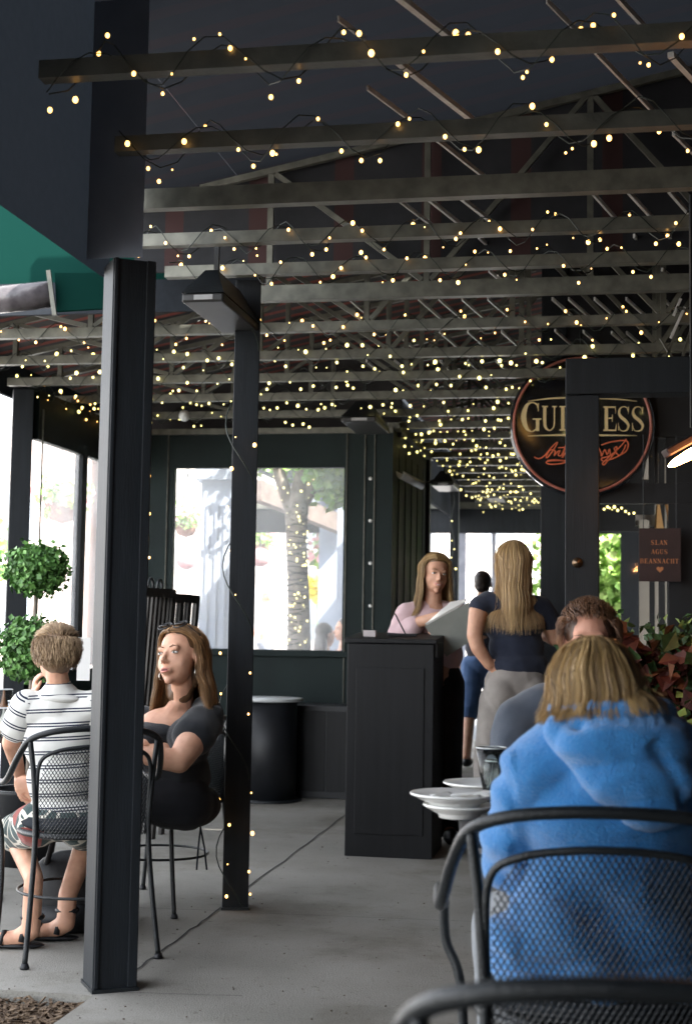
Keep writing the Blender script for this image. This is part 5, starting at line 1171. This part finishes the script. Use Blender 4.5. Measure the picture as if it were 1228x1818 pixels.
# ---------------------------------------------------------------- 4. woman with sunglasses on her head
def woman():
    d = 6.0; a = lambda x, y, dy=0: at(x, y, d+dy); kk = 1.16
    c = a(315,1168); e = person('seated woman in a black short sleeved top with sunglasses on her long brown hair', (c.x+.02, d+.1, 0))
    P = Pose(c + V3(.01,0,0), (-.50,-.86,.20), tilt=7, k=kk*.97)
    b = MB(); head_blobs(b, P, fat=1.06); neck(b, P, a(322,1262,.06), .046); b.cap(a(318,1250,.05), a(300,1278,.0), .042, .045)
    b.ell(a(300,1290,.03),(.13,.09,.08), n=20, m=12)
    shn, shf = a(352,1290,-.06), a(232,1286,.18)
    el = a(318,1352,-.20); wr = a(238,1338,-.20)
    limb(b, [shn, a(338,1320,-.14), el, a(285,1346,-.22), wr], [.064,.062,.048,.044,.032], 18); hand(b, wr, V3(-1,-.1,-.1), V3(0,-.5,1), 1, k=1.0, curl=.5)
    wr2 = a(262,1318,-.06); limb(b, [shf, a(212,1345,.05), wr2], [.065,.052,.034], 18); hand(b, wr2, V3(1,-.2,-.1), V3(0,-.5,1), -1, k=1.0, curl=.5)
    limb(b, [a(308,1330,.12), a(315,1420,.15)], [.10,.11])
    for s_ in (-1,1): limb(b, [a(330,1425,.15+s_*.1), V3(a(190,1430,.1).x, d-.0+s_*.12+.1, .52), V3(a(200,1430,.1).x, d+s_*.12+.1, .12), V3(a(180,1430,.1).x, d+s_*.12+.05, .04)], [.09,.07,.05,.035])
    remesh(b, 'body', .006, M['skin'], e, 4)
    face(P, e, (.12,.07,.04), openm=True)
    q = MB(); 
    limb(q, [shn + V3(.01,.01,.0), shn.lerp(a(338,1320,-.14),.55)], [.076,.079], 20); limb(q, [shf + V3(0,.02,0), shf.lerp(a(212,1345,.05),.6)], [.085,.08], 18)
    limb(q, [a(366,1272,.06), a(340,1290,.15), a(290,1294,.20), a(246,1282,.2)], [.055,.068,.07,.068], 20); limb(q, [shn+V3(.03,.05,.02), a(366,1262,.05)], [.07,.055])
    q.ell(a(308,1322,.07),(.145,.14,.115), n=24, m=16); q.ell(a(312,1372,.11),(.140,.135,.15), n=24, m=16); q.ell(a(318,1425,.14),(.155,.15,.09), n=24, m=14)
    q.ell(a(278,1312,-.01),(.095,.08,.075), n=20, m=12); q.ell(a(330,1312,-.06),(.07,.07,.075), n=20, m=12)
    remesh(q, 'top', .008, cloth('black_jersey', (.010,.012,.015), (.018,.02,.024), sheen=.25), e, 5, folds(.011, 8, (1,1,1.3)))
    t_ = MB(); t_.ell(a(320,1430,.15),(.17,.16,.10), n=20, m=12)
    for s_ in (-1,1):
        limb(t_, [a(330,1425,.15+s_*.1), V3(a(190,1430,.1).x, d-.0+s_*.12+.1, .53), V3(a(200,1430,.1).x, d+s_*.12+.1, .13)], [.115,.09,.08])
        MB().ell((a(175,1430,.1).x, d+s_*.12+.08, .045),(.12,.045,.045), n=16, m=10).build('shoe', M['black'], e, True)
    remesh(t_, 'trousers', .01, M['dark_cloth'], e, 5, folds(.004,10))
    hm = hair_mat('honey_brown_hair', (.085,.042,.018), (.52,.29,.12))
    q = MB(); q.ell(P(0,-.004,.073), [v*kk for v in (.060,.062,.044)], P.m, 20, 14); q.ell(P(0,-.03,.042), [v*kk for v in (.082,.090,.082)], P.m, 24, 16); q.ell(P(0,-.06,-.02),[v*kk for v in (.076,.058,.09)], P.m, 20, 14); q.ell(P(.03,-.05,-.09),[v*kk for v in (.06,.04,.08)], P.m, 20, 14)
    remesh(q, 'hair', .007, hm, e, 3, lambda p,n_: .004*noise.noise(p*40))
    av = [(tuple(a(345,1300,.08)),(.16,.13,.10)),(tuple(a(312,1322,.06)),(.18,.17,.12)),(tuple(a(278,1312,-.01)),(.10,.09,.08)),(tuple(P(0,.01,-.04)),(.085,.085,.12)), (tuple(a(318,1258,.05)),(.075,.075,.07))]
    long_hair(P, e, hm, n=4200, L=.25, faceopen=78, vol=1.08, ends=.24, parted=.45, front_b=14, avoid=av, r=.0012, seed=21, drift=(.04,0,0))
    sweep_hair(P, e, hm, 1300)
    # sunglasses pushed up on the hair
    s_ = empty('sunglasses', P(0,.045,.118)); tag(s_, 'dark sunglasses pushed up on the hair of the seated woman', 'sunglasses'); b0 = s_.location
    for sx in (-1,1):
        q = MB(); ring = [P(sx*.034+.028*math.cos(t), .052-.020*math.sin(t), .112+.016*math.sin(t)) - b0 for t in [i*math.pi/8 for i in range(16)]]
        q.tube(ring, .003, 6, closed=True); q.build('lens_rim', M['black'], s_, True)
        MB().ell(P(sx*.034,.052,.111)-b0, (.027*kk,.018*kk,.004*kk), P.m).build('lens', mat('dark_lens', (.01,.008,.008), rough=.08, coat=.6), s_, True)
        MB().tube([P(sx*.062,.046,.106)-b0, P(sx*.083,.0,.080)-b0, P(sx*.084,-.04,.050)-b0], .0028, 6).build('temple_arm', M['black'], s_, True)
    MB().tube([P(-.008,.055,.115)-b0, P(.008,.055,.115)-b0], .003, 6).build('bridge', M['black'], s_, True)
    ear = P(.080,.0,-.052); MB().tube([ear + P.m @ Vector((0, .0155*math.cos(t), .0175*math.sin(t)-.012)) for t in [i*math.pi/10 for i in range(20)]], .0016, 6, closed=True).build('hoop_earring', mat('silver', (.7,.68,.62), rough=.2, metal=1), e, True)
    ear = P(-.080,.0,-.052); MB().tube([ear + P.m @ Vector((0, .0155*math.cos(t), .0175*math.sin(t)-.012)) for t in [i*math.pi/10 for i in range(20)]], .0016, 6, closed=True).build('hoop_earring', bpy.data.materials['silver'], e, True)
    finish(e)
woman()
# ---------------------------------------------------------------- 5. laughing woman behind the host stand
def hostess():
    d = 8.35; a = lambda x, y, dy=0: at(x, y, d+dy)
    c = a(773,1020); e = person('smiling woman in a pale pink sweater holding a large menu behind the host stand', (c.x, d, 0))
    P = Pose(c, (.20,-1,-.02), tilt=-5, k=1.0)
    b = MB(); head_blobs(b, P, fat=1.03); neck(b, P, a(768,1070,.02), .05)
    shl, shr = a(722,1092,.03), a(812,1088,.08); el = a(708,1132,-.06); wr = a(778,1094,-.24)
    limb(b, [shl, el, a(742,1106,-.16), wr], [.05,.042,.036,.028]); hand(b, wr, V3(1,-.25,-.05), V3(0,-.7,.7), -1, curl=.7)
    e2 = a(836,1125,.0); limb(b, [shr, e2, a(800,1140,-.2)], [.045,.038,.028]); hand(b, a(800,1140,-.2), V3(-.6,-.4,.3), V3(.3,-.9,.2), 1, curl=.8)
    limb(b, [a(768,1090,.04), V3(c.x,d+.03,1.05), V3(c.x,d+.03,.95)], [.09,.11,.13])
    for s_ in (-1,1): limb(b, [V3(c.x+s_*.08,d+.03,.90), V3(c.x+s_*.09,d+.02,.5), V3(c.x+s_*.09,d+.04,.09), V3(c.x+s_*.10,d-.08,.04)], [.08,.058,.038,.03])
    remesh(b, 'body', .006, M['skin'], e, 4); face(P, e, (.14,.08,.04), lip=(.45,.18,.15), smile=1.5)
    MB().ell(P(0,.0955,-.0612),(.013,.003,.0026),P.m).build('teeth', mat('teeth', (.55,.53,.48), rough=.3), e, True)
    q = MB(); limb(q, [a(768,1088,.05), a(735,1094,.04), shl], [.085,.08,.062]); limb(q, [a(768,1088,.05), a(795,1092,.07), shr], [.085,.075,.06])
    limb(q, [shl, el, el.lerp(a(742,1106,-.16),.75)], [.068,.068,.058], 18); limb(q, [shr, e2], [.062,.055], 18)
    q.ell(V3(c.x-.01,d+.02,1.22),(.17,.115,.13), n=24, m=16); q.ell(V3(c.x,d+.02,1.08),(.16,.115,.14), n=24, m=16)
    remesh(q, 'sweater', .008, cloth('pink_knit', (.60,.42,.44), (.66,.48,.50)), e, 5, folds(.006, 10))
    q = MB(); q.ell(V3(c.x,d+.03,.94),(.165,.12,.12), n=20, m=12)
    for s_ in (-1,1):
        limb(q, [V3(c.x+s_*.08,d+.03,.90), V3(c.x+s_*.09,d+.02,.5), V3(c.x+s_*.09,d+.04,.09)], [.10,.08,.07]); MB().ell((c.x+s_*.10,d-.04,.045),(.045,.12,.045), n=16, m=10).build('shoe', M['black'], e, True)
    remesh(q, 'trousers', .01, M['dark_cloth'], e, 5)
    hm = hair_mat('golden_blond_hair', (.16,.09,.035), (.56,.38,.17)); q = MB(); q.ell(P(0,-.002,.073), (.066,.066,.046), P.m, 20, 14); q.ell(P(0,-.03,.042), (.082,.088,.082), P.m, 24, 16); q.ell(P(0,-.055,-.03),(.078,.055,.09), P.m, 20, 14)
    remesh(q, 'hair', .007, hm, e, 3)
    av = [(tuple(V3(c.x-.01,d+.02,1.24)),(.18,.12,.13)),(tuple(P(0,.005,-.04)),(.082,.080,.11)),(tuple(a(768,1070,.02)),(.07,.07,.08))]
    sweep_hair(P, e, hm, 700, seed=14)
    long_hair(P, e, hm, n=2600, L=.29, faceopen=70, vol=1.09, ends=.14, front_b=22, avoid=av, r=.0013, seed=31, part=.015)
    finish(e)
    m_ = empty('menu', wr + V3(.06,-.06,-.05)); tag(m_, 'large pale menu held open by the woman in pink', 'menu'); b0 = m_.location
    A = [a(768,1098,-.30), a(832,1068,-.30), a(843,1118,-.28), a(838,1150,-.28), a(762,1152,-.34)]
    A = [a(754,1112,-.30), a(832,1069,-.33), a(846,1132,-.30), a(792,1166,-.28)]
    q = MB(); q.add([p-b0 for p in A]+[p-b0+V3(0,.006,0) for p in A], [(0,1,2,3),(7,6,5,4),(0,4,5,1),(1,5,6,2),(2,6,7,3),(3,7,4,0)]); q.build('cover', mat('menu_grey', (.20,.21,.19),(.25,.26,.235), rough=.6), m_)
    B = [A[0]+V3(.0,.012,.012), A[1]+V3(.004,.02,.02), A[1]+V3(-.10,.03,-.0), A[0]+V3(.05,.03,-.01)]
    q = MB(); q.add([p-b0 for p in B]+[p-b0+V3(0,.004,0) for p in B], [(0,1,2,3),(7,6,5,4),(0,4,5,1),(1,5,6,2),(2,6,7,3),(3,7,4,0)]); q.build('page', M['white'], m_)
hostess()
# ---------------------------------------------------------------- 6. blond woman from behind
def blond():
    d = 7.75; a = lambda x, y, dy=0: at(x, y, d+dy)
    c = a(910,1005); e = person('standing woman seen from behind with long straight blond hair, navy top and beige trousers', (c.x, d, 0))
    P = Pose(c, (-.15,1,-.04), k=1.05); X = c.x
    b = MB(); head_blobs(b, P); neck(b, P, a(912,1058), .05)
    shl, shr = a(868,1072,.0), a(958,1080,.02); el = a(842,1128,-.08); wr = a(868,1180,-.06)
    limb(b, [a(905,1066,.0), shl, a(848,1085,-.03), el, a(848,1150,-.08), wr], [.07,.055,.05,.042,.04,.030], 18); hand(b, wr, V3(1,-.1,-.42), V3(0,-1,-.1), -1, curl=.25)
    el2 = a(985,1135,.05); limb(b, [shr, el2, a(950,1120,.3)], [.05,.04,.03])
    limb(b, [a(912,1085), a(915,1150), a(915,1200)], [.07,.075,.09])
    hx_ = a(915,1210).x
    for s_ in (-1,1): limb(b, [V3(hx_+s_*.085,d,.88), V3(hx_-.06+s_*.085,d+.0,.5), V3(hx_-.05+s_*.09,d,.09), V3(hx_-.05+s_*.1,d+.1,.04)], [.09,.06,.04,.03])
    remesh(b, 'body', .006, M['skin'], e, 4)
    q = MB(); limb(q, [shl+V3(.01,0,-.0), a(905,1082), shr], [.062,.085,.066], 20); limb(q, [shl, a(852,1078,-.02)], [.064,.058])
    limb(q, [shr, a(975,1105,.04)], [.066,.06])
    q.ell(a(912,1112),(.155,.105,.11), n=24, m=16); q.ell(a(916,1150),(.145,.10,.13), n=24, m=16); q.ell(a(918,1182),(.165,.12,.09), n=24, m=14)
    remesh(q, 'top', .008, cloth('navy_jersey', (.014,.018,.034), (.024,.03,.05)), e, 5, folds(.006, 10))
    q = MB(); q.ell(V3(hx_,d-.01,.93),(.168,.125,.13), n=24, m=16); q.ell(V3(hx_-.075,d-.045,.88),(.095,.105,.11), n=20, m=14); q.ell(V3(hx_+.075,d-.045,.88),(.095,.105,.11), n=20, m=14)
    for s_ in (-1,1): limb(q, [V3(hx_+s_*.085,d,.84), V3(hx_-.06+s_*.085,d+.0,.48), V3(hx_-.05+s_*.09,d,.09)], [.105,.078,.072], 18); MB().ell((hx_-.05+s_*.1,d+.06,.045),(.045,.12,.045), n=16, m=10).build('shoe', M['black'], e, True)
    remesh(q, 'trousers', .009, cloth('beige_denim', (.22,.20,.185), (.29,.265,.245)), e, 5, folds(.005, 12, (1,1,.5)))
    hm = hair_mat('straight_blond_hair', (.22,.13,.055), (.72,.50,.25), .36)
    hair_cap(P, hm, e, 1.05)
    av = [(tuple(a(912,1110)),(.165,.118,.13)),(tuple(a(912,1072)),(.13,.085,.07)),(tuple(a(912,1058)),(.07,.07,.07))]
    long_hair(P, e, hm, n=3600, L=.36, faceopen=72, vol=1.10, ends=-.02, avoid=av, r=.0013, seed=41)
    finish(e)
blond()
# ---------------------------------------------------------------- 7. people further away
def simple(label, x, y, d, fdir, topc, botc, hairc, H=1.72, seated=False, walk=.0, bare=False, z0=0.0, longh=False, group=None):
    c = at(x, y, d); X = c.x; e = person(label, (X, d, z0), group=group); f = Vector(fdir).normalized(); r = f.cross(V3(0,0,1))
    P = Pose(V3(X,d,c.z), f); k = (c.z - z0 + .12)/H if not seated else 1
    zz = lambda h: z0 + h*k
    B = lambda a_, b_, z_: V3(X,d,0) + r*a_ + f*b_ + V3(0,0,z_)
    shz = c.z - .25; hipz = zz(.90) if not seated else shz - .50
    b = MB(); head_blobs(b, P); neck(b, P, B(0,0,shz+.05), .052); limb(b, [B(0,0,shz-.05), B(0,0,hipz)], [.10,.12])
    q = MB(); q.ell(B(0,0,shz-.14),(.17,.12,.16), n=20, m=14); q.ell(B(0,0,shz-.32),(.155,.12,.17), n=20, m=14); t_ = MB(); t_.ell(B(0,0,hipz),(.16,.13,.12), n=20, m=12)
    for s_ in (-1,1):
        w_ = walk*s_; el = B(s_*.24,-w_*.25,shz-.28); wr = B(s_*.24,-w_*.5+.08,shz-.52)
        limb(b, [B(s_*.17,0,shz), el, wr], [.05,.042,.03], 12); hand(b, wr, V3(0,0,-1)+f*.2, r*s_, s_, curl=.4); limb(q, [B(s_*.05,0,shz-.02), B(s_*.17,0,shz-.03), B(s_*.205,-w_*.1,shz-.16)], [.08,.07,.062], 14)
        if seated: kn = B(s_*.1,.42,hipz-.02); an = B(s_*.1,.42,z0+.09)
        else: kn = B(s_*.09,w_*.5,zz(.48)); an = B(s_*.09,w_*.9-abs(w_)*.2,z0+.10)
        limb(b, [B(s_*.09,0,hipz), kn, an, an+f*.12+V3(0,0,-.055)], [.08,.056,.04,.032], 12); MB().ell(an+f*.05+V3(0,0,-.045),(.05,.13,.045), Matrix((r,f,V3(0,0,1))).transposed(), n=14, m=8).build('shoe', M['black'], e, True)
        limb(t_, [B(s_*.09,0,hipz-.02), kn] + ([] if bare else [an]), [.105,.088] + ([] if bare else [.07]), 14)
    remesh(b, 'body', .009, M['skin'], e, 3); remesh(q, 'shirt', .012, topc, e, 3, folds(.005,9)); remesh(t_, 'shorts' if bare else 'trousers', .012, botc, e, 3, folds(.005,9))
    q = MB(); q.ell(P(0,-.026,.045), (.082,.092,.084), P.m, 20, 14); q.ell(P(0,-.05,-.01),(.074,.055,.07), P.m, 16, 12)
    if longh: q.ell(P(0,-.06,-.12),(.09,.055,.16), P.m, 16, 12)
    remesh(q, 'hair', .01, hairc, e, 2, lambda p,n_: .004*noise.noise(p*40)); face(P, e) ; finish(e)
blk = mat('dark_hair', (.02,.014,.012),(.05,.035,.03), rough=.4, scale=40)
simple('dark haired person in blue shorts walking beyond the blond woman', 857,1038,13.2,(.25,1,0), cloth('dark_shirt',(.03,.03,.04)), cloth('blue_denim', (.05,.10,.22),(.08,.14,.28)), blk, walk=.28, bare=True)
simple('pedestrian in a white shirt and dark trousers seen through the vinyl window', 473,1060,26,(-1,.2,0), cloth('white_shirt',(.7,.66,.62)), cloth('slate_trousers',(.12,.13,.16)), mat('pale_brown_hair',(.3,.2,.13), rough=.5), walk=.3, z0=-.14)
simple('long haired person sitting outside behind the vinyl window', 578,1128,14.2,(.8,.6,0), cloth('pale_top',(.6,.58,.58)), cloth('grey_trousers',(.1,.1,.12)), blk, seated=True, z0=-.1, longh=True)
simple('person facing left at the right edge of the vinyl window', 610,1118,14.6,(-.9,-.3,0), cloth('plum_top',(.25,.14,.15)), cloth('dark_trousers',(.06,.06,.07)), blk, seated=True, z0=-.1)
for x, d, rz_, lb in ((578,14.2,-.9,'outdoor chair under the long haired person outside'),(612,14.6,1.2,'outdoor chair under the person at the right edge of the vinyl window')):
    c = copy_tree(ch0); c['label'] = lb; place(c, at(x,1100,d).x, d, rz_, 1.0); c.location.z = -.1
# a woman's bare arm, dark sleeved, beside the blond woman
